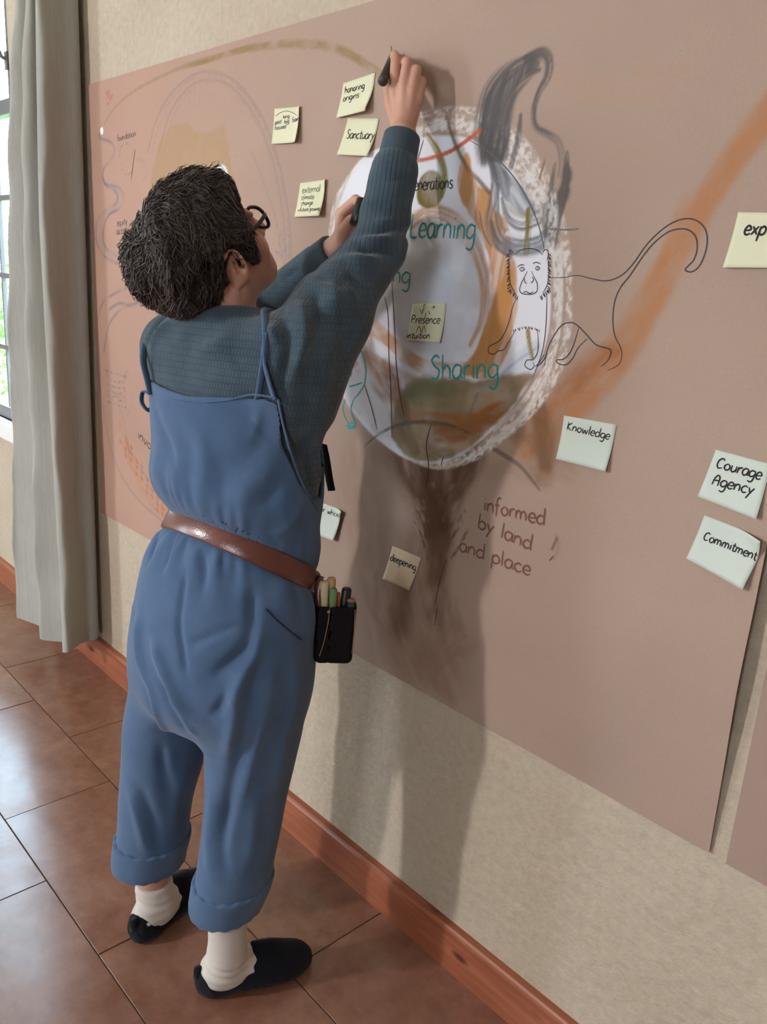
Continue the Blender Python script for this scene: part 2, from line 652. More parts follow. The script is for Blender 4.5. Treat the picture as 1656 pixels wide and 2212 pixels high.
# the sheet is pinker at its left end, greyer at its right end: the light's tint painted into its colour
lf = np.clip((-1.5 - PX) / 1.0, 0, 1)[..., None]
CR *= 1 + lf * (np.array([0.14, -0.02, -0.05]))


def window_idx(x0, x1, z0, z1):
    i0, i1 = np.searchsorted(GX, [x0, x1]); j0, j1 = np.searchsorted(GZ, [z0, z1])
    return slice(max(j0 - 1, 0), j1 + 1), slice(max(i0 - 1, 0), i1 + 1)


def blend(sl, a, c):
    CR[sl] = CR[sl] * (1 - a[..., None]) + np.array(c) * a[..., None]


LINES = []


def stroke(pts, w, c, al=1.0, soft=0.35, tex=None, n=6, seed=0, mm=True):
    """pts: points on the photographed sheet, w: width (mm, one value or per point)"""
    if tex is None and not hasattr(w, '__len__') and w <= 4.5:
        LINES.append((pts, w, c, al)); return
    ww = [q * 1.18 for q in (w if hasattr(w, '__len__') else [w] * len(pts))]
    P = [(*W2(*p), ww[i] / 2000.0) for i, p in enumerate(pts)]
    Q = np.array(crom(P, n)) if len(P) > 2 else np.array(P)
    r = Q[:, 2].max() * (1 + soft) + 0.004
    sl = window_idx(Q[:, 0].min() - r, Q[:, 0].max() + r, Q[:, 1].min() - r, Q[:, 1].max() + r)
    X, Z = PX[sl], PZ[sl]
    if X.size == 0: return
    best = np.full(X.shape, 1e9); hw = np.full(X.shape, 1e-4); S = np.zeros(X.shape); side = np.zeros(X.shape)
    acc = 0
    for k in range(len(Q) - 1):
        a = Q[k]; b = Q[k + 1]; d = b[:2] - a[:2]; L2 = d @ d + 1e-12; L = math.sqrt(L2)
        m = max(a[2], b[2]) * (1 + soft) + 0.003
        i0, i1 = np.searchsorted(X[0], [min(a[0], b[0]) - m, max(a[0], b[0]) + m])
        j0, j1 = np.searchsorted(Z[:, 0], [min(a[1], b[1]) - m, max(a[1], b[1]) + m])
        q = (slice(j0, j1), slice(i0, i1))
        x = X[q] - a[0]; z = Z[q] - a[1]
        t = np.clip((x * d[0] + z * d[1]) / L2, 0, 1)
        dist = np.hypot(x - t * d[0], z - t * d[1])
        h = a[2] + (b[2] - a[2]) * t
        u = dist - h
        upd = u < best[q] - hw[q] * 0
        bq, hq, sq, dq = best[q], hw[q], S[q], side[q]
        bq[upd] = u[upd]; hq[upd] = h[upd]; sq[upd] = (acc + t * L)[upd]; dq[upd] = ((x * d[1] - z * d[0]) / L)[upd]
        acc += L
    e = np.maximum(hw * soft, 0.0012)
    a = np.clip(0.5 - best / e, 0, 1) * al
    if tex == 'chalk':
        g = fbm(S * 120, side * 160, seed + 3, 3)
        a = a * np.clip((g - 0.38) * 4.0, 0, 1)
    elif tex == 'brush':
        g = fbm(S * 12, side * 260, seed + 5, 3)
        a = a * np.clip(0.35 + (g - 0.30) * 2.2, 0.12, 1)
    elif tex == 'smear':
        g = fbm(S * 24, side * 55, seed + 8, 4)
        a = a * np.clip(0.30 + (g - 0.30) * 2.3, 0.05, 1)
    elif tex == 'dab':
        g = fbm(S * 120, side * 260, seed + 11, 3)
        a = a * np.clip((g - 0.36) * 3.4, 0.12, 1)
    blend(sl, a, c)


def fill(pts, c, al=1.0, edge=6.0, tex=None, n=6, seed=0, dirn=(0, 1), smooth=True):
    """filled shape with a soft edge (mm)"""
    P = [W2(*p) for p in pts]
    Q = np.array(crom(P, n, True)) if smooth else np.array(P)
    e = edge / 1000.0
    sl = window_idx(Q[:, 0].min() - e, Q[:, 0].max() + e, Q[:, 1].min() - e, Q[:, 1].max() + e)
    X, Z = PX[sl], PZ[sl]
    if X.size == 0: return
    ins = np.zeros(X.shape, bool); dm = np.full(X.shape, 1e9)
    for k in range(len(Q)):
        a = Q[k]; b = Q[(k + 1) % len(Q)]
        if abs(b[1] - a[1]) > 1e-12:
            cr = ((a[1] > Z) != (b[1] > Z)) & (X < (b[0] - a[0]) * (Z - a[1]) / (b[1] - a[1]) + a[0])
            ins ^= cr
        d = b - a; L2 = d @ d + 1e-12
        t = np.clip(((X - a[0]) * d[0] + (Z - a[1]) * d[1]) / L2, 0, 1)
        dm = np.minimum(dm, np.hypot(X - a[0] - t * d[0], Z - a[1] - t * d[1]))
    sd = np.where(ins, dm, -dm)
    if tex:
        sd = sd + (fbm(X * 30, Z * 30, seed + 2, 3) - 0.5) * e * 2.2
    a = np.clip(0.5 + sd / e, 0, 1) * al
    if tex:
        u = X * dirn[0] + Z * dirn[1]; v = X * dirn[1] - Z * dirn[0]
        if tex == 'brush': g = np.clip(0.80 + (fbm(u * 9, v * 110, seed, 4) - 0.35) * 1.5, 0.35, 1)
        elif tex == 'smear': g = np.clip((fbm(u * 14, v * 42, seed, 4) - 0.30) * 2.6, 0, 1)
        elif tex == 'wash': g = np.clip(0.98 + (fbm(u * 12, v * 20, seed, 4) - 0.5) * 1.0, 0, 1)
        a = a * g
    blend(sl, a, c)


WHITE = (0.74, 0.74, 0.80); CHALK = (0.74, 0.70, 0.68); OCHRE = (0.50, 0.225, 0.065); RUST = (0.40, 0.165, 0.065)
UMBER = (0.095, 0.042, 0.022); OLIVE = (0.22, 0.14, 0.025); SLATE = (0.088, 0.080, 0.080); BLUEG = (0.15, 0.165, 0.20)
LILAC = (0.17, 0.145, 0.155); CHAR = (0.085, 0.07, 0.065); SAGE = (0.20, 0.175, 0.085)

# --- left half: the older drawing
fill([(330, 500), (325, 420), (340, 340), (360, 285), (405, 264), (425, 284), (455, 288), (478, 272), (490, 264), (496, 300), (505, 360), (520, 420), (545, 500), (560, 600), (440, 660), (350, 600)],
     (0.40, 0.25, 0.135), 0.72, 5, 'wash', seed=3)
fill([(350, 480), (365, 400), (400, 330), (470, 330), (500, 420), (510, 500), (430, 560)], (0.44, 0.285, 0.165), 0.5, 40, 'wash', seed=4)
fill([(466, 383), (470, 366), (481, 356), (492, 362), (497, 380), (496, 395), (482, 392)], (0.70, 0.74, 0.76), 1.0, 2.5)
for k, (dx, al) in enumerate(((0, 0.34), (9, 0.28), (24, 0.30), (34, 0.18))):
    stroke([(322 + dx, 330), (345 + dx, 250), (385 + dx * 0.6, 190 + dx * 0.5), (440, 156 + dx * 0.75), (505 - dx * 0.3, 172 + dx * 0.5), (560 - dx * 0.4, 235 + dx * 0.4), (600 - dx * 0.5, 330),
            (622 - dx * 0.5, 430), (632 - dx * 0.5, 530), (628 - dx * 0.5, 640)], 5, LILAC, al, 1.2, 'chalk' if k % 2 else None, seed=k)
stroke([(548, 330), (575, 400), (600, 480), (612, 560)], 5, LILAC, 0.2, 1.3)
for k in range(9):   # feathery marks at the head of the arch
    x = 382 + k * 10
    stroke([(x, 224 - 6 * math.sin(k)), (x + 3, 196 - 5 * math.cos(k * 2))], 4, (0.25, 0.2, 0.26), 0.30, 1.0, 'chalk', seed=k)
for pts in ([(222, 283), (218, 292), (222, 300), (240, 306), (250, 318), (249, 335), (240, 350), (228, 365), (226, 385), (234, 402), (250, 410), (258, 425), (252, 443), (232, 455), (216, 472), (211, 495), (213, 525), (228, 553), (255, 568), (285, 575), (288, 600), (276, 622), (250, 635), (225, 655), (216, 690)],
            [(226, 385), (232, 398), (250, 402), (265, 410), (271, 428), (262, 450), (240, 463), (229, 485), (226, 515), (235, 540), (255, 552), (282, 556)],
            [(322, 620), (305, 650), (270, 665), (240, 700), (228, 760)], [(240, 668), (262, 655), (290, 660), (310, 640)]):
    stroke(pts, 8, (0.19, 0.16, 0.175), 0.72, 1.0, 'smear', seed=2)
stroke([(236, 392), (262, 418), (258, 440), (228, 462), (219, 500), (228, 540), (262, 562)], 14, (0.36, 0.27, 0.25), 0.35, 1.0)
fill([(221, 278), (225, 276), (227, 284), (224, 292), (220, 286)], (0.85, 0.85, 0.80), 1.0, 2.0)
stroke([(234, 201), (243, 199), (245, 220), (236, 223), (235, 203)], 7, (0.42, 0.06, 0.04), 0.85, 0.5, 'chalk')
stroke([(239, 206), (241, 216)], 5, (0.42, 0.06, 0.04), 0.7, 0.5)
stroke([(262, 330), (268, 314), (282, 312), (290, 325), (288, 345), (290, 368), (278, 378), (267, 366), (264, 345), (262, 330)], 4, (0.12, 0.20, 0.17), 0.6, 0.9, 'chalk', seed=5)
stroke([(296, 323), (287, 389)], 3, (0.06, 0.05, 0.04), 0.9, 0.5)
stroke([(300, 345), (314, 350), (322, 375), (312, 390)], 5, LILAC, 0.15, 1.0)
stroke([(206, 740), (214, 800), (226, 880), (240, 960), (262, 1020), (298, 1075), (345, 1118), (370, 1140)], 6, (0.24, 0.19, 0.18), 0.55, 0.9)
stroke([(252, 850), (268, 900), (282, 960), (300, 1000), (326, 1040)], 5, (0.25, 0.19, 0.18), 0.35, 1.0)
stroke([(262, 915), (275, 965), (300, 1020), (335, 1075), (375, 1110)], [20, 40, 55, 60, 60], (0.46, 0.20, 0.10), 0.55, 0.5, 'wash' if 0 else 'smear', seed=6)
for k in range(26):
    t = k / 25
    x = 270 + 95 * t + (k % 3) * 8 - 8; y = 950 + 165 * t + (k % 2) * 10
    stroke([(x, y), (x + 2, y + 6)], 7, (0.26, 0.085, 0.035), 0.55, 0.8)
stroke([(275, 945), (282, 975)], 12, (0.36, 0.13, 0.04), 0.6, 0.8)
for a, b in (((232, 800), (275, 815)), ((275, 815), (275, 806)), ((237, 868), (276, 881)), ((234, 800), (238, 868)), ((272, 812), (273, 880))):
    stroke([a, b], 6, (0.13, 0.12, 0.10), 0.62, 0.7, 'chalk')
for y in (826, 838, 850, 858, 866): stroke([(245, y - 4), (258, y), (270, y - 1)], 7, (0.14, 0.13, 0.115), 0.55, 0.7, 'chalk', seed=y)
stroke([(277, 802), (291, 845), (278, 898)], 5, (0.2, 0.16, 0.14), 0.4, 0.8, 'chalk')
for k, (x, y) in enumerate(((490, 350), (540, 340), (556, 380), (500, 330), (520, 345), (575, 470))):
    stroke([(x, y), (x + 1, y + 1)], 3, (0.6, 0.5, 0.38), 0.8, 0.5)
stroke([(570, 505), (576, 520), (573, 545)], 5, (0.10, 0.09, 0.08), 0.9, 0.5)
stroke([(575, 548), (590, 530), (598, 500), (606, 480), (612, 500), (605, 520), (615, 545)], 4, (0.2, 0.18, 0.17), 0.5, 0.8, 'chalk')
stroke([(600, 545), (615, 550), (620, 530), (612, 515)], 7, (0.17, 0.19, 0.27), 0.6, 0.8, 'chalk')
stroke([(366, 640), (372, 668), (378, 690)], 3.5, (0.18, 0.04, 0.03), 0.8, 0.6)
stroke([(545, 470), (560, 475), (566, 500)], 20, (0.42, 0.27, 0.14), 0.5, 1.0)

# --- olive arc along the top
stroke([(228, 270), (250, 235), (290, 200), (340, 172), (400, 145), (450, 131)], [5, 5, 6, 7, 8, 10], (0.27, 0.18, 0.09), 0.55, 0.9)
stroke([(400, 145), (450, 131), (520, 110), (600, 98), (660, 96), (715, 102), (765, 122), (800, 145), (838, 168)], [8, 10, 12, 14, 14, 14, 15, 14, 12], OLIVE, 0.66, 0.6, 'smear', seed=7)

# --- orange-brown river running off to the right
band = [(1690, 215), (1640, 275), (1590, 340), (1530, 430), (1480, 520), (1430, 610), (1380, 700), (1325, 780), (1260, 850), (1200, 905), (1140, 960)]
stroke(band, [40, 40, 38, 38, 40, 44, 48, 52, 56, 60, 50], (0.40, 0.19, 0.085), 0.40, 0.5)
stroke(band, [34, 34, 32, 32, 34, 38, 44, 48, 54, 58, 44], RUST, 0.75, 0.7, 'smear', seed=12)
stroke([(1480, 430), (1440, 560), (1400, 640)], [14, 20, 16], RUST, 0.5, 0.8, 'smear', seed=13)
stroke([(1330, 760), (1290, 770), (1240, 830), (1180, 890)], [20, 30, 40, 36], (0.30, 0.12, 0.05), 0.6, 0.8, 'smear', seed=14)
for y, x0, x1 in ((165, 1200, 1330), (200, 1230, 1440), (340, 1320, 1400), (150, 1380, 1480)):
    stroke([(x0, y), ((x0 + x1) / 2, y + 5), (x1, y + 2)], 22, (0.43, 0.25, 0.16), 0.28, 1.0, 'smear', seed=y)

# --- trunk and roots
for pts, w, al, c in (
        ([(880, 950), (900, 1030), (935, 1100), (950, 1180), (940, 1250)], [120, 90, 70, 62, 40], 0.85, (0.125, 0.058, 0.032)),
        ([(1010, 980), (985, 1050), (960, 1120), (950, 1200)], [70, 56, 50, 40], 0.7, UMBER),
        ([(930, 985), (935, 1060), (945, 1140), (948, 1230)], [70, 56, 46, 36], 0.75, UMBER),
        ([(820, 980), (870, 1040), (920, 1100)], [40, 34, 30], 0.45, (0.24, 0.14, 0.09)),
        ([(790, 1000), (800, 1120), (820, 1260), (850, 1400)], [100, 120, 130, 130], 0.40, (0.27, 0.165, 0.115)),
        ([(930, 1230), (925, 1320), (960, 1420)], [90, 110, 130], 0.50, (0.26, 0.15, 0.10)),
        ([(900, 1180), (880, 1280), (900, 1400)], [70, 80, 90], 0.45, (0.25, 0.15, 0.10)),
        ([(1180, 900), (1185, 960), (1170, 1020)], [50, 44, 40], 0.65, (0.22, 0.11, 0.055)),
        ([(1130, 960), (1180, 990), (1230, 1020)], [40, 46, 30], 0.35, (0.27, 0.15, 0.09)),
        ([(1060, 1020), (1120, 1010), (1180, 1040)], [30, 36, 30], 0.35, (0.28, 0.16, 0.10))):
    stroke(pts, w, c, al, 0.9, 'smear', seed=int(pts[0][0]))
for k in range(26):
    rs = random.Random(k)
    x = 880 + rs.random() * 140; y = 1000 + rs.random() * 150
    stroke([(x, y), (x + (945 - x) * 0.25 + rs.random() * 8, y + 30), (x + (945 - x) * 0.5, y + 62)], 5, (0.075, 0.036, 0.022), 0.55, 0.9, 'chalk', seed=k)
for k in range(14):
    rs = random.Random(k + 50)
    x = 890 + rs.random() * 60; y = 1060 + rs.random() * 70
    stroke([(x, y), (x + 14, y + 26)], 4, (0.50, 0.33, 0.25), 0.55, 0.9, 'chalk', seed=k)
for k in range(18):
    rs = random.Random(k + 90)
    x = 800 + rs.random() * 190; y = 1220 + rs.random() * 160
    stroke([(x, y), (x + 6, y + 34), (x + 20, y + 80)], 14, (0.20, 0.105, 0.07) if k % 2 else (0.42, 0.28, 0.22), 0.30, 1.0, 'smear', seed=k)

for pts, w, al, c in (
        ([(865, 960), (885, 1020), (925, 1080), (940, 1150)], [60, 50, 44, 36], 0.8, (0.11, 0.052, 0.028)),
        ([(1010, 1000), (990, 1050), (968, 1100), (955, 1180)], [44, 40, 36, 30], 0.85, (0.085, 0.038, 0.02)),
        ([(945, 1000), (945, 1080), (950, 1160), (945, 1240)], [50, 44, 40, 34], 0.8, (0.10, 0.045, 0.024)),
        ([(960, 1180), (950, 1260), (945, 1330)], [44, 50, 60], 0.6, (0.17, 0.09, 0.055)),
        ([(1040, 990), (1010, 1030), (985, 1070)], [30, 26, 20], 0.6, (0.13, 0.07, 0.04)),
        ([(1160, 880), (1175, 930), (1180, 1000)], [34, 36, 26], 0.7, (0.17, 0.08, 0.035)),
        ([(1120, 930), (1150, 960), (1185, 1010)], [36, 34, 20], 0.5, (0.20, 0.105, 0.055)),
        ([(770, 960), (760, 1060), (790, 1180)], [60, 90, 90], 0.4, (0.29, 0.18, 0.13)),
        ([(850, 1180), (830, 1300), (880, 1420)], [90, 110, 120], 0.5, (0.24, 0.145, 0.10)),
        ([(1000, 1380), (930, 1440), (960, 1500)], [60, 90, 60], 0.5, (0.24, 0.135, 0.085))):
    stroke(pts, w, c, al, 0.9, 'smear', seed=int(pts[0][0]) + 5)

# --- the white egg-shaped world
egg = [(752, 400), (778, 350), (830, 318), (905, 297), (965, 294), (1015, 300), (1062, 326), (1103, 362), (1140, 412), (1166, 464), (1184, 530), (1192, 610), (1192, 680), (1182, 744),
       (1160, 800), (1128, 856), (1090, 905), (1040, 952), (985, 990), (935, 1002), (880, 990), (830, 958), (785, 915), (748, 862), (722, 805), (712, 740), (708, 650), (712, 560), (726, 470)]
fill(egg, WHITE, 0.96, 5)
fill([(890, 560), (960, 540), (1010, 600), (1020, 680), (980, 750), (900, 790), (840, 720), (850, 620)], (0.50, 0.485, 0.55), 0.6, 60, 'wash', seed=21)
fill([(720, 700), (760, 740), (830, 830), (850, 950), (780, 900), (735, 840), (712, 760)], (0.46, 0.40, 0.40), 0.6, 20, 'wash', seed=22)
# ochre currents
fill([(1012, 332), (1022, 372), (1038, 400), (1064, 410), (1075, 450), (1105, 500), (1112, 600), (1104, 700), (1060, 790), (1020, 815), (1000, 800), (1035, 745), (1062, 660), (1062, 590), (1040, 500), (1000, 440), (992, 400), (1000, 352)],
     OCHRE, 0.93, 5, 'brush', seed=31, dirn=(0.1, 1))
fill([(1035, 745), (1110, 560), (1118, 680), (1080, 800), (1020, 812)], OCHRE, 0.85, 5, 'brush', seed=32)
stroke([(890, 480), (930, 458), (975, 468), (1015, 510), (1040, 560), (1052, 620), (1046, 690), (1020, 745)], [26, 22, 22, 24, 24, 22, 18, 10], (0.50, 0.27, 0.14), 0.85, 0.4, 'brush', seed=33)
stroke([(895, 505), (940, 470), (990, 490), (1020, 540)], [24, 22, 18, 12], (0.55, 0.33, 0.24), 0.5, 0.6, 'chalk', seed=34)
stroke([(775, 665), (800, 700), (850, 745), (905, 785), (960, 800), (1010, 792)], [16, 34, 30, 26, 26, 16], (0.49, 0.26, 0.12), 0.88, 0.35, 'smear', seed=35)
stroke([(740, 700), (790, 755), (850, 800), (900, 830), (960, 840)], [12, 16, 20, 30, 24], (0.40, 0.24, 0.16), 0.7, 0.5, 'smear', seed=36)
stroke([(790, 770), (820, 830), (870, 880)], [20, 34, 40], (0.30, 0.155, 0.085), 0.7, 0.6, 'smear', seed=37)
fill([(775, 700), (800, 720), (850, 760), (868, 790), (835, 775), (795, 740)], WHITE, 0.8, 4)
# bottom of the egg: green-grey bank and brown earth
fill([(872, 850), (900, 824), (935, 822), (965, 812), (1020, 822), (1060, 815), (1105, 806), (1140, 800), (1158, 812), (1130, 850), (1092, 900), (1040, 948), (985, 986), (935, 998), (880, 985), (850, 940), (855, 890)],
     (0.27, 0.195, 0.115), 0.98, 8, 'wash', seed=41)
fill([(875, 850), (905, 826), (1000, 826), (1030, 850), (1000, 885), (930, 890), (880, 880)], SAGE, 0.8, 16, 'wash', seed=42)
fill([(1010, 850), (1060, 830), (1110, 835), (1080, 880), (1020, 890)], (0.42, 0.33, 0.24), 0.7, 20, 'wash', seed=43)
stroke([(880, 900), (940, 905), (1000, 915), (1060, 895), (1090, 880)], [20, 26, 34, 34, 20], (0.30, 0.11, 0.025), 0.95, 0.6, 'smear', seed=44)
stroke([(860, 900), (875, 950), (900, 975)], [34, 40, 30], (0.21, 0.15, 0.08), 0.8, 0.7, 'smear', seed=45)
stroke([(960, 930), (1000, 945), (1040, 935)], [20, 22, 16], (0.27, 0.11, 0.045), 0.7, 0.7, 'smear', seed=46)
stroke([(900, 960), (950, 975), (1010, 960)], [16, 20, 16], (0.40, 0.30, 0.20), 0.7, 0.7, 'smear', seed=47)
fill([(1130, 760), (1165, 735), (1175, 775), (1150, 810), (1100, 812), (1090, 800)], (0.52, 0.56, 0.63), 0.7, 10, 'wash', seed=48)
stroke([(1088, 808), (1120, 780), (1165, 750)], 5, (0.25, 0.33, 0.48), 0.45, 0.9)
stroke([(1030, 862), (1045, 840), (1060, 830)], 8, (0.20, 0.26, 0.30), 0.4, 1.0)
stroke([(1005, 950), (1015, 900), (1035, 850)], 5, (0.16, 0.14, 0.14), 0.6, 0.8)
for pts, w, al, c in (
        ([(790, 690), (800, 760), (840, 830), (880, 880)], [30, 34, 36, 30], 0.75, (0.40, 0.20, 0.10)),
        ([(835, 790), (860, 850), (880, 900)], [26, 36, 34], 0.8, (0.23, 0.115, 0.06)),
        ([(870, 870), (880, 930), (900, 970)], [30, 36, 26], 0.8, (0.15, 0.10, 0.05)),
        ([(930, 880), (990, 870), (1060, 860)], [22, 26, 20], 0.6, (0.34, 0.22, 0.13)),
        ([(950, 940), (1010, 930), (1060, 905)], [26, 26, 18], 0.75, (0.26, 0.10, 0.03)),
        ([(905, 950), (930, 975), (980, 980)], [22, 22, 16], 0.7, (0.14, 0.09, 0.045)),
        ([(1090, 840), (1130, 825), (1150, 815)], [20, 22, 12], 0.7, (0.22, 0.14, 0.08)),
        ([(880, 850), (930, 838), (980, 842)], [26, 30, 26], 0.6, (0.15, 0.135, 0.075))):
    stroke(pts, w, c, al, 0.8, 'smear', seed=int(pts[0][1]) + 9)
# slate plume, inside and outside
fill([(1056, 335), (1075, 342), (1105, 375), (1140, 415), (1165, 455), (1140, 470), (1105, 440), (1080, 405), (1065, 375)], BLUEG, 0.88, 5, 'brush', seed=51, dirn=(0.6, -0.8))
stroke([(1110, 410), (1132, 440), (1150, 462)], 9, (0.60, 0.62, 0.66), 0.6, 0.8, 'brush', seed=52)
for pts, w in (([(1062, 345), (1072, 390), (1066, 440), (1060, 480), (1072, 520), (1105, 546)], [9, 14, 15, 17, 17, 12]), ([(1080, 400), (1078, 460), (1090, 505), (1120, 525), (1165, 520), (1178, 500)], [6, 10, 14, 16, 14, 8]),
               ([(1088, 430), (1100, 470), (1130, 490), (1168, 478)], [6, 10, 14, 12]), ([(1064, 480), (1080, 530), (1110, 553)], [8, 12, 8])):
    stroke(pts, w, (0.125, 0.125, 0.135), 0.92, 0.5, 'brush', seed=53)
stroke([(1095, 525), (1125, 535), (1168, 528), (1182, 505)], [14, 26, 26, 12], (0.18, 0.19, 0.215), 0.85, 0.5, 'brush', seed=54)
stroke([(1100, 505), (1130, 512), (1165, 505)], 7, (0.66, 0.67, 0.72), 0.8, 0.6)
stroke([(1095, 445), (1120, 462), (1150, 470)], 9, (0.33, 0.32, 0.26), 0.6, 0.8)
# chalk belts around the egg
belt1 = [(905, 284), (965, 268), (1030, 278), (1085, 315), (1130, 368), (1168, 430), (1192, 500), (1205, 580), (1208, 660), (1200, 740), (1178, 812), (1140, 880), (1090, 935), (1030, 980), (960, 1004), (900, 996)]
stroke(belt1, [20, 22, 24, 26, 26, 24, 22, 18, 16, 16, 18, 20, 20, 18, 14, 8], CHALK, 0.85, 0.6, 'dab', seed=61)
stroke(belt1[:9], [12, 14, 16, 18, 18, 16, 12, 10, 8], (0.68, 0.65, 0.63), 0.8, 0.6, 'chalk', seed=62)
belt2 = [(915, 248), (985, 240), (1060, 258), (1120, 305), (1170, 375), (1205, 455), (1225, 540), (1232, 630), (1228, 720), (1208, 800), (1165, 870), (1110, 930)]
stroke(belt2, [10, 12, 16, 20, 18, 16, 14, 10, 12, 14, 14, 10], CHALK, 0.8, 0.7, 'dab', seed=63)
stroke([(1215, 540), (1214, 640), (1205, 740), (1180, 820)], [7, 8, 8, 7], (0.66, 0.63, 0.59), 0.8, 0.6, 'brush', seed=64)
stroke([(1180, 820), (1140, 885), (1085, 940), (1020, 985), (950, 1008)], [8, 8, 8, 8, 6], (0.66, 0.62, 0.56), 0.85, 0.6, 'brush', seed=65)
stroke([(1165, 820), (1120, 880), (1070, 930)], 5, (0.66, 0.62, 0.56), 0.8, 0.6, 'brush', seed=66)
stroke([(875, 985), (940, 1010), (1000, 1000)], 6, (0.50, 0.42, 0.30), 0.8, 0.6, 'brush', seed=67)
for k in range(4):
    stroke([(828 - 8 * k, 322 + 4 * k), (785 - 6 * k, 355 + 4 * k), (752 - 5 * k, 400 + 4 * k), (733 - 4 * k, 455), (722 - 3 * k, 520)], 6, CHALK, 0.7, 0.6, 'dab' if k % 2 else 'brush', seed=70 + k)
stroke([(722, 780), (745, 830), (780, 880), (840, 940)], 9, (0.60, 0.59, 0.61), 0.6, 0.8, 'brush', seed=75)
# the dark plume above
fill([(1036, 330), (1040, 260), (1058, 205), (1090, 160), (1130, 132), (1165, 118), (1172, 140), (1160, 155), (1128, 180), (1112, 225), (1106, 280), (1098, 340), (1080, 350)], SLATE, 0.95, 8, 'brush', seed=83, dirn=(0.25, 1))
fill([(1205, 420), (1228, 345), (1232, 400), (1215, 490), (1200, 540), (1180, 500), (1180, 450)], SLATE, 0.85, 7, 'brush', seed=84, dirn=(0.1, 1))
for pts, w, al in (([(1052, 335), (1052, 270), (1066, 205), (1100, 158), (1150, 125)], [34, 44, 40, 26, 12], 0.85), ([(1085, 330), (1090, 260), (1110, 200), (1150, 160), (1168, 152)], [28, 34, 26, 14, 8], 0.8),
                   ([(1140, 128), (1172, 116), (1188, 130), (1186, 165), (1168, 200), (1156, 240), (1160, 275), (1182, 290), (1208, 308), (1216, 345), (1212, 380)], [12, 16, 16, 15, 11, 10, 10, 11, 12, 11, 8], 0.85),
                   ([(1128, 250), (1122, 300), (1108, 360)], [6, 12, 10], 0.8), ([(1228, 330), (1226, 390), (1212, 460), (1200, 500)], [5, 12, 14, 10], 0.8), ([(1202, 355), (1195, 400), (1190, 440)], [5, 10, 8], 0.8),
                   ([(1205, 420), (1185, 460), (1195, 520)], [14, 30, 16], 0.6), ([(1060, 330), (1085, 365), (1100, 420)], [26, 24, 10], 0.5)):
    stroke(pts, w, SLATE, al, 0.5, 'brush', seed=int(pts[0][1]))
stroke([(1195, 430), (1198, 480), (1190, 540)], 16, CHALK, 0.7, 0.6, 'dab', seed=81)
stroke([(1180, 345), (1168, 390)], 4, (0.36, 0.21, 0.10), 0.7, 0.7)
stroke([(1185, 495), (1230, 497), (1256, 495)], 4, (0.22, 0.19, 0.18), 0.6, 0.8)
stroke([(1188, 736), (1240, 738)], 6, (0.25, 0.22, 0.23), 0.4, 0.9)
# olive pendulum, orange and grey lines
fill([(902, 418), (908, 388), (930, 368), (952, 376), (964, 402), (960, 430), (944, 450), (922, 452), (906, 440)], (0.17, 0.115, 0.018), 1.0, 4, 'wash', seed=91)
stroke([(925, 292), (944, 320), (958, 352), (964, 390), (958, 425)], [8, 12, 14, 14, 8], (0.20, 0.14, 0.015), 1.0, 0.5, 'brush', seed=92)
stroke([(920, 262), (918, 295)], 5, (0.28, 0.19, 0.10), 0.7, 0.8)
stroke([(1146, 456), (1145, 500), (1141, 545)], 11, (0.19, 0.135, 0.02), 0.95, 0.4, 'brush', seed=93)
stroke([(1143, 714), (1147, 745), (1153, 773)], 8, (0.28, 0.20, 0.05), 0.95, 0.4, 'brush', seed=94)
stroke([(898, 349), (935, 342), (975, 328), (1010, 306), (1040, 283)], 7, (0.50, 0.10, 0.04), 0.95, 0.5, 'brush', seed=95)
stroke([(965, 236), (974, 275), (990, 320), (1012, 362), (1038, 390), (1062, 418)], [3, 6, 7, 7, 7, 7], (0.16, 0.105, 0.075), 0.85, 0.5, 'smear', seed=96)
stroke([(918, 303), (905, 345)], 3, (0.2, 0.12, 0.10), 0.8, 0.6)
stroke([(1018, 304), (1060, 330), (1105, 372), (1140, 425), (1165, 480), (1180, 540)], 2.6, (0.13, 0.13, 0.14), 0.8, 0.5)
stroke([(1040, 455), (1048, 500), (1066, 535)], 4, (0.20, 0.19, 0.20), 0.7, 0.6)
for pts in ([(833, 640), (841, 680), (843, 760), (848, 850), (850, 945)], [(849, 605), (855, 700), (860, 790), (868, 860), (878, 905)], [(790, 830), (806, 880), (818, 928)]):
    stroke(pts, 3.6, (0.15, 0.06, 0.055), 0.85, 0.5)
stroke([(782, 975), (805, 950), (838, 928), (880, 914), (935, 911), (985, 922), (1035, 945)], [3, 4, 6, 7, 7, 5, 4], CHAR, 0.8, 0.6, 'smear', seed=97)
stroke([(1070, 970), (1095, 985), (1130, 1010), (1168, 1058)], [8, 8, 7, 3], (0.12, 0.09, 0.08), 0.75, 0.6)
stroke([(936, 915), (925, 960), (930, 1005), (925, 1050)], 3.6, (0.07, 0.035, 0.03), 0.85, 0.5)
stroke([(962, 985), (957, 1005)], 3.2, (0.07, 0.035, 0.03), 0.8, 0.5)
stroke([(970, 1206), (958, 1240), (945, 1305)], 2.4, (0.07, 0.04, 0.03), 0.9, 0.5)
stroke([(950, 1310), (944, 1350)], 2.4, (0.07, 0.04, 0.03), 0.9, 0.5)
stroke([(1205, 1155), (1210, 1180), (1200, 1205)], 7, (0.30, 0.19, 0.16), 0.5, 0.9)
stroke([(1196, 1185), (1206, 1162)], 5, (0.19, 0.09, 0.05), 0.8, 0.8)
stroke([(1190, 1210), (1200, 1200)], 4, (0.19, 0.09, 0.05), 0.7, 0.8)
stroke([(747, 788), (765, 783), (775, 795), (770, 820)], [4, 14, 10, 5], (0.50, 0.16, 0.07), 0.75, 0.6, 'chalk', seed=98)
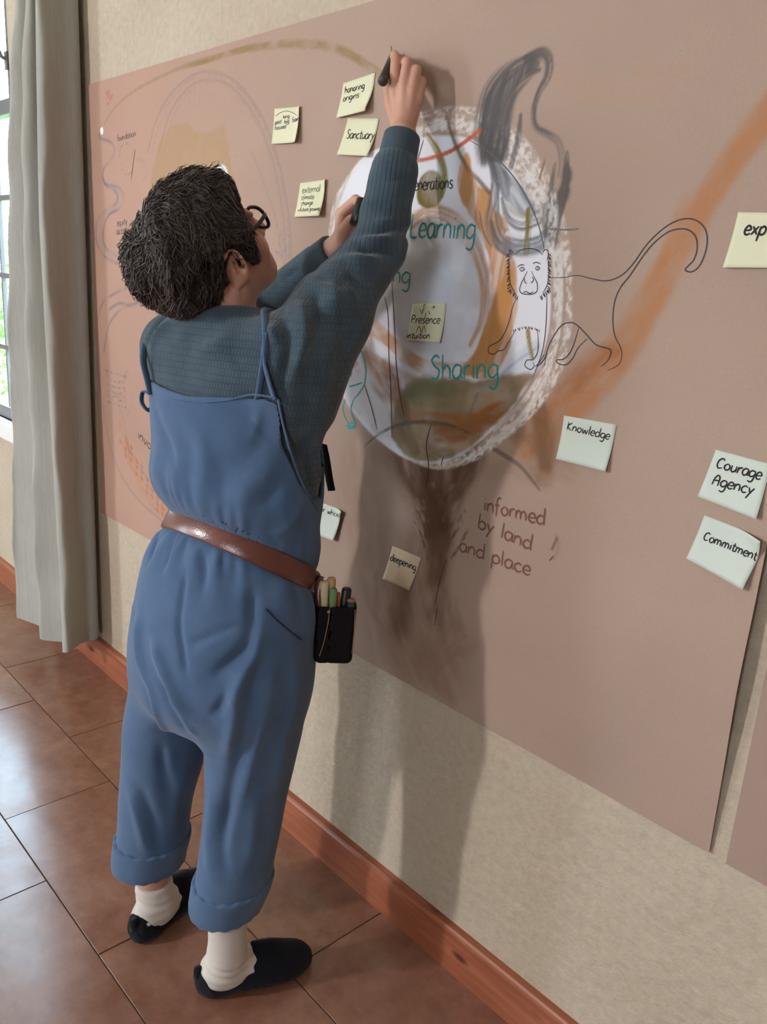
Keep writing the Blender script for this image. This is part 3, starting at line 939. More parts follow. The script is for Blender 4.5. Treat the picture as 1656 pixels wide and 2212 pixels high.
stroke([(849, 100), (850, 116)], 2.4, (0.13, 0.05, 0.035), 1.0, 0.5)

# ---- the sheet itself, hung slightly wavy, its right edge standing off the wall


def paper_y(x, z):
    b = 0.0022 + 0.0030 * fbm(x * 2.3, z * 2.0, 77, 3) + 0.0026 * fbm(x * 9, z * 5, 78, 2)
    # shallow buckles below the drawing
    b = b + 0.0050 * np.exp(-((z - 0.86) / 0.14) ** 2) * (0.5 + 0.5 * np.sin(x * 30 + 4 * z)) * np.exp(-((x + 1.15) / 0.22) ** 2)
    e = np.clip((x + 0.60) / 0.16, 0, 1) ** 2
    b = b + 0.020 * e * np.sin(np.pi * np.clip((z - 0.62) / 0.75, 0, 1)) ** 1.2
    b = b + 0.0016 * np.sin(z * 24 + x * 6 + 2 * fbm(x * 2, z * 2, 7)) * np.clip((x + 1.2), 0, 1)
    return -b


def mat_paper():
    t = NT('brown_kraft_paper', 0.75, spec=0.25)
    at_ = t.n('Attribute'); at_.attribute_name = 'paint'
    g = t.noise(420, 2, 0.6)
    col = t.mix(0.10, at_.outputs['Color'], t.ramp(g, [(0.3, grey(0.25)), (0.7, grey(0.75))]), 'OVERLAY')
    t.base(col)
    t.bump(g, 0.06, 0.0006)
    return t.m


M_PAPER = mat_paper()


def grid_sheet(name, gx, gz, colors, yfun):
    X, Z = np.meshgrid(gx, gz)
    Y = yfun(X, Z)
    nx, nz = len(gx), len(gz)
    V = np.stack([X, Y, Z], -1).reshape(-1, 3)
    a = (np.arange(nz - 1)[:, None] * nx + np.arange(nx - 1)[None, :]).reshape(-1)
    F = np.stack([a, a + 1, a + nx + 1, a + nx], 1)
    me = bpy.data.meshes.new(name)
    me.vertices.add(len(V)); me.vertices.foreach_set('co', V.astype(np.float32).ravel())
    me.loops.add(F.size); me.loops.foreach_set('vertex_index', F.astype(np.int32).ravel())
    me.polygons.add(len(F)); me.polygons.foreach_set('loop_start', np.arange(0, F.size, 4, dtype=np.int32))
    me.polygons.foreach_set('use_smooth', np.ones(len(F), bool))
    me.update(calc_edges=True)
    ca = me.color_attributes.new('paint', 'FLOAT_COLOR', 'POINT')
    ca.data.foreach_set('color', np.concatenate([colors.reshape(-1, 3), np.ones((len(V), 1))], 1).astype(np.float32).ravel())
    me.materials.append(M_PAPER)
    o = bpy.data.objects.new(name, me)
    return link(o)


MURAL = grid_sheet('paper_mural', GX, GZ, CR, paper_y)
tag(MURAL, 'long brown kraft paper sheet with the painted egg-shaped drawing, taped to the plaster wall', 'mural')

gx2 = np.linspace(-0.411, 0.9, 60); gz2 = np.linspace(0.614, 2.01, 60)
XX, ZZ = np.meshgrid(gx2, gz2)
cc = kraft * np.array([0.92, 0.90, 0.92]) * (1 + 0.16 * (fbm(XX * 3, ZZ * 3, 55) - 0.5))[..., None]
S2 = grid_sheet('paper_sheet', gx2, gz2, cc, lambda x, z: -(0.003 + 0.003 * fbm(x * 2.3, z * 2.0, 99, 3)))
tag(S2, 'second brown kraft paper sheet at the right edge, right of the big mural', 'paper sheet')
# ------------------------------------------------------------------ drawn lines and handwriting as thin ink ribbons on the paper
def mat_ink(name, c, grain=0.0, rough=0.7):
    t = NT(name, rough, (*c[:3], 1), spec=0.2)
    if grain:
        fac = t.ramp(t.noise(900, 2, 0.7), [(0.5 - 0.30 * (1 - grain), grey(0)), (0.56, grey(1))])
        tr = t.n('BsdfTransparent'); mx = t.n('MixShader')
        mul = t.n('Math'); mul.operation = 'MULTIPLY_ADD'; mul.inputs[1].default_value = grain; mul.inputs[2].default_value = 1 - grain
        t.l(fac, mul.inputs[0]); t.l(mul.outputs[0], mx.inputs[0])
        t.l(tr.outputs[0], mx.inputs[1]); t.l(t.b.outputs[0], mx.inputs[2])
        t.l(mx.outputs[0], t.t.nodes['Material Output'].inputs[0])
    return t.m


M_INK = mat_ink('black_marker_ink', (0.022, 0.020, 0.022))
M_PENCIL = mat_ink('soft_black_crayon', (0.06, 0.05, 0.055), 0.35)
M_FAINT = mat_ink('faint_pencil', (0.16, 0.13, 0.125), 0.55)
M_TEAL = mat_ink('teal_crayon', (0.03, 0.34, 0.35), 0.35)
M_BROWN = mat_ink('brown_crayon', (0.22, 0.095, 0.075), 0.50)
_mc = {}


def ribbon(mb, P, w, depth, taper=0.5, lift=0.0007):
    """P: wall points (x, z); a flat ink ribbon lying on the surface depth(x, z)"""
    P = [np.array(p[:2], float) for p in P]
    m = len(P)
    if m < 2: return
    v = []
    for i, p in enumerate(P):
        t = P[min(i + 1, m - 1)] - P[max(i - 1, 0)]
        L = np.linalg.norm(t)
        if L < 1e-9: t = np.array([1.0, 0])
        else: t = t / L
        n = np.array([-t[1], t[0]])
        e = min(i, m - 1 - i) / max(1.0, 0.18 * m)
        ww = w * (taper + (1 - taper) * min(1, e)) * 0.5
        for s in (-1, 1):
            q = p + n * ww * s
            v.append((q[0], depth(p[0], p[1]) - lift, q[1]))
    f = [(2 * i, 2 * i + 1, 2 * i + 3, 2 * i + 2) for i in range(m - 1)]
    mb.add(v, f)


def pdepth(x, z): return float(paper_y(np.array(x), np.array(z)))


def lines_obj(name, polys, w, mat, parent=None, n=7, taper=0.45, lift=0.0007, depth=pdepth):
    mb = MB()
    for p in polys:
        ww = w
        if isinstance(p, tuple) and isinstance(p[0], list): p, ww = p
        q = crom([W2(*a) for a in p], n) if len(p) > 2 else [np.array(W2(*p[0])) * (1 - k / 6) + np.array(W2(*p[1])) * k / 6 for k in range(7)]
        ribbon(mb, q, ww / 1000, depth, taper, lift)
    o = mb.build(name, mat, parent if parent is not None else MURAL)
    return o


for i, (pts, w, c, al) in enumerate(LINES):
    key = tuple(round(x, 3) for x in c) + (round(al, 1),)
    if key not in _mc: _mc[key] = mat_ink('dry_chalk_line', c, 0.25 + 0.5 * (1 - al))
    lines_obj('sketch_line', [pts], w * 0.8, _mc[key], lift=0.0006 + 0.00002 * (i % 12))

# the ape and the long-tailed animal drawn in black crayon
fur = []
for x0, y0, x1, y1, n, ang, L in ((1106, 548, 1107, 625, 17, 2.6, 9), (1187, 548, 1186, 628, 17, 0.6, 9), (1108, 625, 1122, 640, 6, 2.0, 9), (1170, 640, 1187, 625, 7, 1.1, 10), (1112, 712, 1168, 712, 13, 1.45, 12)):
    for k in range(n):
        t = k / (n - 1)
        x = x0 + (x1 - x0) * t; y = y0 + (y1 - y0) * t + (-7 * math.sin(math.pi * t) if n == 13 else 0)
        a = ang + 0.25 * math.sin(k * 2.3)
        fur.append([(x, y), (x + L * math.cos(a), y + L * math.sin(a) * (1 if n != 13 else -0.2) + (8 if n == 13 else 0))])
lines_obj('ape_fur', fur, 1.5, M_INK)['kind'] = 'stuff'
ape = [[(1112, 552), (1105, 543), (1108, 541), (1116, 550)], [(1116, 552), (1125, 543), (1140, 538), (1155, 538), (1168, 543), (1176, 552)], [(1176, 548), (1180, 541), (1187, 541), (1189, 552), (1185, 562)],
       [(1122, 578), (1128, 573), (1137, 573)], [(1155, 570), (1163, 567), (1172, 571)], [(1126, 582), (1131, 578), (1137, 582), (1131, 586), (1126, 582)], [(1160, 580), (1165, 576), (1170, 580), (1165, 584), (1160, 580)],
       [(1131, 581), (1132, 583)], [(1165, 579), (1166, 581)], [(1143, 586), (1137, 598), (1130, 612), (1126, 626), (1131, 634), (1144, 636), (1156, 635), (1164, 628), (1164, 612), (1158, 600), (1152, 586)],
       [(1136, 600), (1138, 610), (1142, 612)], [(1150, 612), (1156, 606), (1154, 598)], [(1134, 633), (1140, 630), (1148, 634), (1157, 630)], [(1104, 560), (1103, 590), (1107, 615), (1118, 636)], [(1188, 560), (1190, 590), (1186, 615), (1176, 634)],
       [(1120, 642), (1110, 665), (1104, 690), (1095, 715), (1083, 735), (1068, 744), (1059, 750), (1060, 762), (1070, 765), (1080, 758), (1092, 755), (1104, 735), (1118, 712)],
       [(1164, 714), (1166, 735), (1165, 760), (1156, 776), (1142, 778), (1138, 790), (1150, 798), (1158, 790), (1154, 782)], [(1185, 630), (1184, 680), (1180, 730), (1172, 770), (1155, 815)], [(1160, 792), (1168, 784), (1180, 765)]]
lines_obj('ape_outline', ape, 1.7, M_PENCIL)
tail = [[(1194, 600), (1220, 600), (1250, 595), (1285, 603), (1315, 607), (1345, 596), (1370, 572), (1400, 530), (1430, 500), (1460, 480), (1490, 473), (1512, 480), (1528, 500), (1530, 530), (1522, 560), (1510, 580), (1495, 588), (1484, 583), (1492, 573), (1502, 562), (1509, 540), (1507, 515), (1495, 500), (1475, 495), (1445, 503), (1412, 530), (1385, 565), (1365, 595), (1345, 620), (1332, 650), (1327, 690), (1331, 725), (1342, 748), (1346, 768), (1338, 788), (1316, 800)],
        [(1180, 790), (1186, 755), (1200, 725), (1218, 702), (1238, 697), (1252, 704), (1270, 722), (1292, 745), (1320, 754), (1322, 765), (1315, 780), (1301, 792)], [(1254, 706), (1246, 735), (1236, 760), (1222, 775), (1206, 778), (1212, 786), (1228, 787), (1242, 772), (1252, 752), (1272, 732)], [(1186, 755), (1180, 775), (1164, 792)]]
lines_obj('tail_outline', tail, 2.0, M_PENCIL)
# small blue-green figure left of the egg, half hidden behind the person
teal = [[(752, 740), (775, 748), (788, 770), (793, 800), (790, 830), (778, 850), (768, 862)], [(728, 770), (735, 760), (738, 775)], [(744, 772), (754, 778), (762, 800), (760, 812), (745, 806)], [(757, 835), (770, 832), (786, 826)],
        [(768, 862), (762, 880), (765, 900), (772, 915), (765, 925), (750, 918)], [(750, 862), (744, 880), (748, 900), (756, 914)], [(724, 826), (715, 845), (710, 868), (716, 868), (722, 850), (738, 838)], [(752, 920), (762, 912), (770, 918), (758, 926), (752, 918)], [(754, 922), (766, 918)]]
lines_obj('figure_outline', teal, 3.4, M_TEAL)

# ---- a hand-printed alphabet: unit = x-height
F = {
 'a': (1.0, [[(.85, .95), (.45, 1.05), (.12, .75), (.1, .25), (.4, -.02), (.75, .25), (.86, .9)], [(.86, .98), (.84, .3), (.98, 0)]]),
 'b': (1.0, [[(.12, 1.9), (.12, .02)], [(.12, .6), (.5, 1.0), (.88, .7), (.82, .2), (.45, -.03), (.12, .2)]]),
 'c': (.9, [[(.82, .85), (.5, 1.04), (.14, .7), (.14, .25), (.45, -.02), (.85, .15)]]),
 'd': (1.05, [[(.85, .85), (.45, 1.02), (.1, .65), (.12, .2), (.45, -.02), (.8, .25)], [(.88, 1.95), (.86, .3), (.96, 0)]]),
 'e': (.95, [[(.14, .5), (.8, .58), (.72, .95), (.4, 1.05), (.12, .65), (.16, .2), (.5, -.03), (.86, .15)]]),
 'f': (.75, [[(.75, 1.8), (.5, 1.95), (.3, 1.6), (.28, .6), (.24, -.3)], [(.0, .98), (.62, 1.02)]]),
 'g': (1.0, [[(.85, .9), (.45, 1.03), (.1, .7), (.14, .22), (.5, .05), (.82, .4)], [(.86, 1.0), (.86, -.3), (.6, -.75), (.15, -.6)]]),
 'h': (1.0, [[(.14, 1.9), (.12, 0)], [(.12, .6), (.45, 1.0), (.78, .75), (.8, 0)]]),
 'i': (.42, [[(.2, .98), (.2, 0)], [(.2, 1.42), (.23, 1.5)]]),
 'k': (.9, [[(.14, 1.9), (.12, 0)], [(.75, 1.0), (.15, .45), (.8, 0)]]),
 'l': (.42, [[(.2, 1.9), (.18, 0)]]),
 'm': (1.5, [[(.12, 1.0), (.12, 0)], [(.12, .6), (.4, 1.0), (.66, .7), (.66, 0)], [(.66, .6), (.95, 1.0), (1.25, .7), (1.28, 0)]]),
 'n': (1.0, [[(.12, 1.0), (.12, 0)], [(.12, .55), (.45, 1.02), (.78, .75), (.8, 0)]]),
 'o': (1.0, [[(.5, 1.03), (.14, .7), (.14, .25), (.48, -.02), (.84, .28), (.82, .75), (.5, 1.03)]]),
 'p': (1.0, [[(.14, 1.0), (.1, -.8)], [(.13, .6), (.5, 1.02), (.86, .7), (.8, .2), (.45, -.02), (.13, .25)]]),
 'q': (1.0, [[(.85, .9), (.45, 1.03), (.1, .7), (.14, .22), (.5, .0), (.82, .3)], [(.86, 1.0), (.86, -.75)]]),
 'r': (.75, [[(.14, 1.0), (.13, 0)], [(.13, .55), (.38, .95), (.7, .98)]]),
 's': (.85, [[(.75, .9), (.4, 1.05), (.15, .78), (.4, .52), (.72, .3), (.5, -.02), (.1, .1)]]),
 't': (.75, [[(.36, 1.6), (.33, .3), (.5, 0), (.72, .08)], [(.03, 1.05), (.7, 1.1)]]),
 'u': (1.0, [[(.13, 1.0), (.14, .3), (.42, -.02), (.78, .35), (.82, 1.0)], [(.82, 1.0), (.84, 0)]]),
 'v': (.9, [[(.08, 1.0), (.42, 0), (.8, 1.02)]]),
 'w': (1.3, [[(.08, 1.0), (.34, 0), (.62, .8), (.9, 0), (1.2, 1.02)]]),
 'x': (.95, [[(.1, 1.0), (.82, 0)], [(.82, 1.0), (.08, 0)]]),
 'y': (.95, [[(.1, 1.0), (.45, .15)], [(.85, 1.02), (.45, .1), (.15, -.75)]]),
 'K': (1.1, [[(.16, 1.7), (.12, 0)], [(.9, 1.7), (.16, .75), (.95, 0)]]),
 'L': (.95, [[(.16, 1.75), (.12, .05), (.8, .02)]]),
 'S': (1.05, [[(.9, 1.6), (.55, 1.85), (.15, 1.45), (.45, 1.0), (.85, .6), (.6, 0), (.1, .1)]]),
 'P': (1.1, [[(.16, 1.7), (.1, 0)], [(.12, 1.65), (.7, 1.75), (.95, 1.35), (.65, .95), (.14, .8)]]),
 'C': (1.15, [[(1.0, 1.35), (.7, 1.65), (.25, 1.3), (.12, .6), (.4, .02), (.95, .2)]]),
 'A': (1.15, [[(.1, 0), (.2, 1.0), (.5, 1.6), (.85, 1.3), (.9, 0)], [(.14, .75), (.88, .8)]]),
 '?': (.8, [[(.1, 1.5), (.4, 1.8), (.7, 1.45), (.35, .95), (.32, .5)], [(.3, .08), (.33, 0)]]),
 '>': (1.4, [[(.1, .5), (1.1, .55)], [(.8, .9), (1.15, .55), (.75, .2)]]),
 ' ': (.7, []),
}


def write(text, a, b, xh, w, mat, parent, depth=pdepth, lift=0.0009, slant=0.0, name='handwriting', mb=None):
    """text on the base line a -> b (photo points on the wall), xh and w in millimetres"""
    A = np.array(W2(*a)); B = np.array(W2(*b)); d = B - A
    adv = sum(F[c][0] for c in text) + 0.0
    sx = np.linalg.norm(d) / adv
    t = d / np.linalg.norm(d); u = np.array([-t[1], t[0]])
    u = u + t * slant
    own = mb is None
    if own: mb = MB()
    x = 0.0
    for i, ch in enumerate(text):
        rs = random.Random(i * 7 + len(text))
        for pl in F[ch][1]:
            q = [A + t * sx * (x + p[0]) + u * (xh / 1000.0) * (p[1] + 0.05 * (rs.random() - 0.5)) for p in pl]
            q = crom(q, 5) if len(q) > 2 else [q[0] * (1 - k / 3) + q[1] * k / 3 for k in range(4)]
            ribbon(mb, q, w / 1000.0, depth, 0.7, lift + 0.00002 * (i % 5))
        x += F[ch][0]
    if own: return mb.build(name, mat, parent)


write('enerations', (897, 412), (982, 407), 13.5, 2.3, M_INK, MURAL, name='lettering')
write('Learning', (888, 512), (1031, 518), 25, 4.2, M_TEAL, MURAL, name='lettering')
write('ng', (850, 610), (890, 613), 21, 3.8, M_TEAL, MURAL, name='lettering')
write('Sharing', (934, 818), (1082, 817), 25, 4.4, M_TEAL, MURAL, name='lettering')
write('informed', (1047, 1101), (1181, 1134), 16, 4.0, M_BROWN, MURAL, name='lettering')
write('by land', (1034, 1138), (1152, 1188), 16, 4.0, M_BROWN, MURAL, name='lettering')
write('and place', (994, 1188), (1150, 1243), 16, 4.0, M_BROWN, MURAL, name='lettering')
write('foundation', (257, 306), (298, 294), 9, 2.2, M_FAINT, MURAL, name='lettering')
write('equity', (257, 489), (280, 484), 11, 2.4, M_FAINT, MURAL, name='lettering')
write('access', (256, 507), (284, 502), 11, 2.4, M_FAINT, MURAL, name='lettering')
write('invo', (300, 944), (330, 972), 17, 3.2, M_PENCIL, MURAL, name='lettering')

# ---- sticky notes
def mat_note(name, c):
    t = NT(name, 0.8, (*c, 1), spec=0.15)
    tl = t.n('BsdfTranslucent'); tl.inputs['Color'].default_value = (*c, 1)
    mx = t.n('MixShader'); mx.inputs[0].default_value = 0.15
    t.l(t.b.outputs[0], mx.inputs[1]); t.l(tl.outputs[0], mx.inputs[2]); t.l(mx.outputs[0], t.t.nodes['Material Output'].inputs[0])
    return t.m


M_NOTE = mat_note('pale_yellow_note_paper', (0.80, 0.77, 0.55))
M_NOTE_SHADE = mat_note('shade_tinted_note_paper', (0.78, 0.62, 0.42))  # yellow note with warm shade tinted into the paper colour
M_MINT = mat_note('pale_mint_note_paper', (0.69, 0.74, 0.66))


def note(corners, label, mat, curl=(0.010, 0.012), extra=None, lines=(), ink=1.9, deco=None, base=0.0012, twist=0.0):
    """corners: photo points tl, tr, br, bl; curl: lift of the lower-left / lower-right corner"""
    c = [np.array(W2(*p)) for p in corners]
    ctr = sum(c) / 4
    root = empty('sticky_note', (ctr[0], pdepth(*ctr) - 0.001, ctr[1]))
    tag(root, label, 'sticky note', 'handwritten sticky notes on the paper mural')
    N = 12
    M = np.array([c[1] - c[0], c[3] - c[0]]).T
    Mi = np.linalg.inv(M)

    def lift(s, t):
        k = curl[0] * (1 - s) + curl[1] * s
        y = k * max(0, (t - 0.25) / 0.75) ** 1.7
        if extra: y += extra(s, t)
        return y

    def dep(x, z):
        st = Mi @ (np.array([x, z]) - c[0])
        s, t = min(max(st[0], 0), 1), min(max(st[1], 0), 1)
        return min(pdepth(x, z), -0.0035) - base - lift(s, t)
    v = []; f = []
    for j in range(N + 1):
        for i in range(N + 1):
            s, t = i / N, j / N
            p = (c[0] * (1 - s) + c[1] * s) * (1 - t) + (c[3] * (1 - s) + c[2] * s) * t
            v.append((p[0], dep(p[0], p[1]), p[1]))
    for j in range(N):
        for i in range(N):
            a = j * (N + 1) + i
            f.append((a, a + N + 1, a + N + 2, a + 1))
    sh = mesh_obj('note_sheet', v, f, mat, root, True)
    so = sh.modifiers.new('thick', 'SOLIDIFY'); so.thickness = 0.0002; so.offset = 0
    if lines or deco:
        mb = MB()
        for (txt, a, b, xh) in lines: write(txt, a, b, xh, ink, None, None, dep, 0.0007, 0.12, mb=mb)
        for p in (deco or []):
            q = crom([W2(*k) for k in p], 5) if len(p) > 2 else [np.array(W2(*p[0])), (np.array(W2(*p[0])) + np.array(W2(*p[1]))) / 2, np.array(W2(*p[1]))]
            ribbon(mb, q, ink * 0.8 / 1000, dep, 0.7, 0.0007)
        mb.build('handwriting', M_INK, root)
    return root


note([(746, 181), (815, 158), (806, 244), (735, 257)], 'tilted pale yellow sticky note reading honoring origins, just left of the raised hand', M_NOTE, (0.006, 0.016),
     lines=(('honoring', (749, 203), (792, 192), 7), ('origins', (746, 221), (782, 212), 7)), ink=1.7)
note([(756, 256), (824, 257), (806, 340), (736, 336)], 'pale yellow sticky note reading Sanctuary, under the honoring origins note', M_NOTE, (0.006, 0.012),
     lines=(('Sanctuary', (753, 300), (814, 302), 9.5),), ink=2.0)
note([(598, 236), (655, 231), (653, 310), (594, 313)], 'pale yellow sticky note with a drawn arc over past, long and future', M_NOTE, (0.004, 0.010), lambda s, t: 0.006 * max(0, s - 0.85) / 0.15,
     lines=(('past', (599, 270), (613, 267), 4.8), ('long', (616, 257), (630, 255), 4.2), ('big', (619, 268), (630, 266), 4.5), ('future', (636, 265), (653, 262), 5), ('focused', (599, 282), (624, 278), 5)), ink=1.25,
     deco=[[(600, 253), (610, 245), (624, 241), (638, 245), (650, 252)]])
note([(653, 396), (711, 388), (704, 468), (643, 470)], 'pale yellow sticky note reading external climate change, above the lower hand', M_NOTE, (0.004, 0.014), lambda s, t: 0.007 * max(0, s - 0.85) / 0.15 * (1 - t),
     lines=(('external', (657, 418), (696, 414), 8), ('climate', (656, 432), (684, 430), 5.6), ('change', (656, 445), (683, 443), 5.6), ('>future growing', (649, 458), (704, 456), 5.0)), ink=1.1)
note([(895, 655), (967, 655), (960, 741), (885, 735)], 'yellowish sticky note reading Presence intuition, in the middle of the white egg shape', M_NOTE, (0.003, 0.008),
     lines=(('Presence', (893, 698), (956, 699), 9), ('intuition', (885, 731), (937, 731), 7)), ink=1.9,
     deco=[[(905, 720), (911, 705), (917, 718), (922, 704), (926, 719)], [(915, 678), (921, 664)], [(925, 676), (921, 690)], [(930, 672), (934, 680)], [(912, 668), (914, 676)], [(918, 662), (924, 657)], [(938, 664), (944, 662), (940, 668)]])
note([(851, 1178), (916, 1203), (894, 1273), (833, 1249)], 'yellow sticky note reading deepening, warm shade tinted into its colour, over the brown roots', M_NOTE_SHADE, (0.004, 0.008),
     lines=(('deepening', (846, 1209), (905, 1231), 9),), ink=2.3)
note([(680, 1078), (748, 1103), (731, 1166), (664, 1143)], 'pale mint sticky note reading for whom, partly behind the person at belt height', M_MINT, (0.004, 0.013), lambda s, t: 0.010 * max(0, s - 0.8) / 0.2 * (1 - t),
     lines=(('for whom?', (691, 1101), (746, 1120), 7.5),), ink=1.7)
note([(1223, 897), (1336, 917), (1317, 1017), (1209, 990)], 'pale mint sticky note reading Knowledge, right of the egg shape', M_MINT, (0.007, 0.008),
     lines=(('Knowledge', (1228, 927), (1321, 949), 8),), ink=1.9)
note([(1551, 970), (1672, 1001), (1650, 1117), (1516, 1070)], 'pale mint sticky note reading Courage Agency, upper of the pair at the right edge', M_MINT, (0.007, 0.008),
     lines=(('Courage', (1551, 1008), (1652, 1034), 9.5), ('Agency', (1544, 1044), (1637, 1066), 9.5)), ink=2.4)
note([(1527, 1111), (1668, 1160), (1622, 1267), (1491, 1203)], 'pale mint sticky note reading Commitment with a curled corner, below Courage Agency', M_MINT, (0.007, 0.010), lambda s, t: 0.055 * max(0, s - t - 0.55) ** 1.3,
     lines=(('Commitment', (1524, 1163), (1647, 1205), 8),), ink=2.1)
note([(1597, 459), (1704, 461), (1686, 580), (1569, 579)], 'pale yellow sticky note with bold black letters, cut off at the upper right', M_NOTE, (0.006, 0.006),
     lines=(('exp', (1608, 507), (1656, 508), 11),), ink=3.0)
# ------------------------------------------------------------------ implicit-surface toolkit (smooth unions, polygonised with surface nets)
def smin(a, b, k):
    h = np.clip(0.5 + 0.5 * (b - a) / k, 0, 1)
    return b * (1 - h) + a * h - k * h * (1 - h)


def smax(a, b, k): return -smin(-a, -b, k)


def cap(p, a, b, ra, rb):
    a = np.asarray(a, np.float64); b = np.asarray(b, np.float64)
    d = b - a
    t = np.clip(((p - a) @ d) / (d @ d), 0, 1)
    return np.linalg.norm(p - a - t[:, None] * d, axis=1) - (ra + (rb - ra) * t)


def chain(p, pts, rs, k=0.01):
    r = None
    for i in range(len(pts) - 1):
        q = cap(p, pts[i], pts[i + 1], rs[i], rs[i + 1])
        r = q if r is None else smin(r, q, k)
    return r


def ell(p, c, r, M=None):
    q = p - np.asarray(c)
    if M is not None: q = q @ M
    r = np.asarray(r, float)
    k0 = np.linalg.norm(q / r, axis=1); k1 = np.linalg.norm(q / (r * r), axis=1)
    return k0 * (k0 - 1) / np.maximum(k1, 1e-9)


def column(p, st, grow=0.0, zcap=0.02):
    """st rows: z, cx, cy, a, b, facing angle (deg); elliptical column following the stations"""
    st = np.array(st, float)
    z = p[:, 2]
    o = [np.interp(z, st[:, 0], st[:, i]) for i in range(1, 6)]
    al = np.radians(o[4])
    dx, dy = p[:, 0] - o[0], p[:, 1] - o[1]
    u = dx * np.cos(al) - dy * np.sin(al)
    w = dx * np.sin(al) + dy * np.cos(al)
    a, b = o[2] + grow, o[3] + grow
    k0 = np.sqrt((u / a) ** 2 + (w / b) ** 2); k1 = np.sqrt((u / a ** 2) ** 2 + (w / b ** 2) ** 2)
    d = k0 * (k0 - 1) / np.maximum(k1, 1e-9)
    dz = np.maximum(st[0, 0] - z, z - st[-1, 0])
    return smax(d, dz, zcap)


def dense(st, n=6):
    return np.array(crom(st, n))


def nets(fn, lo, hi, h, project=1, slack=1.25):
    lo = np.array(lo, float); B = 8
    nb = np.ceil((np.array(hi) - lo) / (h * B)).astype(int)
    g = np.stack(np.meshgrid(*[np.arange(k) for k in nb], indexing='ij'), -1).reshape(-1, 3)
    c = lo + (g + 0.5) * h * B
    d = fn(c)
    keep = g[np.abs(d) < h * B * 0.8661 * slack + h]
    N = (nb + 2) * B + 2
    off = np.stack(np.meshgrid(*[np.arange(B + 1)] * 3, indexing='ij'), -1).reshape(-1, 3)
    VK = []; VP = []; Q = []
    for s in range(0, len(keep), 600):
        kb = keep[s:s + 600]
        idx = kb[:, None, :] * B + off[None]
        val = fn((lo + idx.reshape(-1, 3) * h)).reshape(len(kb), B + 1, B + 1, B + 1)
        base = kb * B
        # cell vertices
        acc = np.zeros((len(kb), B, B, B, 3)); cnt = np.zeros((len(kb), B, B, B))
        corners = [(i, j, k) for i in (0, 1) for j in (0, 1) for k in (0, 1)]
        sl = lambda o: val[:, o[0]:o[0] + B, o[1]:o[1] + B, o[2]:o[2] + B]
        for a in corners:
            for ax in range(3):
                if a[ax] == 0:
                    b = list(a); b[ax] = 1
                    va, vb = sl(a), sl(b)
                    m = (va < 0) != (vb < 0)
                    t = np.where(m, va / np.where(m, va - vb, 1), 0)
                    for q in range(3):
                        acc[..., q] += np.where(m, a[q] + (t if q == ax else 0), 0)
                    cnt += m
        bi, i, j, k = np.nonzero(cnt)
        if len(bi):
            cell = base[bi] + np.stack([i, j, k], 1)
            VK.append((cell[:, 0] * N[1] + cell[:, 1]) * N[2] + cell[:, 2])
            VP.append(lo + (cell + acc[bi, i, j, k] / cnt[bi, i, j, k][:, None]) * h)
        v0 = val[:, :B, :B, :B]
        for ax in range(3):
            b = [0, 0, 0]; b[ax] = 1
            v1 = sl(b)
            m = (v0 < 0) != (v1 < 0)
            bi, i, j, k = np.nonzero(m)
            if not len(bi): continue
            e = base[bi] + np.stack([i, j, k], 1)
            o1, o2 = [(1, 2), (2, 0), (0, 1)][ax]
            d1 = np.zeros(3, int); d1[o1] = 1
            d2 = np.zeros(3, int); d2[o2] = 1
            quad = [e - d1 - d2, e - d2, e, e - d1]
            kk = np.stack([(q[:, 0] * N[1] + q[:, 1]) * N[2] + q[:, 2] for q in quad], 1)
            inside = v0[bi, i, j, k] < 0
            kk[~inside] = kk[~inside][:, ::-1]
            Q.append(kk)
    VK = np.concatenate(VK); VP = np.concatenate(VP); Q = np.concatenate(Q)
    VK, ui = np.unique(VK, return_index=True); VP = VP[ui]
    pos = np.searchsorted(VK, Q); pos = np.clip(pos, 0, len(VK) - 1)
    ok = (VK[pos] == Q).all(1)
    Fc = pos[ok]
    for _ in range(project):
        d = fn(VP); gr = grad(fn, VP, h * 0.5)
        VP = VP - np.clip(d, -h, h)[:, None] * gr
    return VP, Fc


def grad(fn, P, e):
    g = np.empty(P.shape)
    for a in range(3):
        o = np.zeros(3); o[a] = e
        g[:, a] = fn(P + o) - fn(P - o)
    return g / (np.linalg.norm(g, axis=1, keepdims=True) + 1e-12)


def fast_obj(name, V, Fc, mat, parent=None, smooth=True):
    V = np.asarray(V, float)
    if parent is not None: V = V - np.array(world_loc(parent))
    me = bpy.data.meshes.new(name)
    me.vertices.add(len(V)); me.vertices.foreach_set('co', V.astype(np.float32).ravel())
    k = Fc.shape[1]
    me.loops.add(Fc.size); me.loops.foreach_set('vertex_index', Fc.astype(np.int32).ravel())
    me.polygons.add(len(Fc)); me.polygons.foreach_set('loop_start', np.arange(0, Fc.size, k, dtype=np.int32))
    me.polygons.foreach_set('use_smooth', np.full(len(Fc), smooth))
    me.update(calc_edges=True)
    me.validate()
    me.materials.append(mat)
    o = bpy.data.objects.new(name, me)
    return link(o, parent)


def hit(px, py, fn, off=0.0):
    """first point of the surface fn = off seen at a photo point"""
    d = ray(px, py); d = d / np.linalg.norm(d)
    t = 0.4; best = (9, None)
    for _ in range(140):
        p = EYE + d * t
        v = float(fn(p[None])[0]) - off
        if abs(v) < best[0]: best = (abs(v), p)
        if v < 0.0004: return p
        t += v * 0.8
        if t > 4: break
    return best[1]


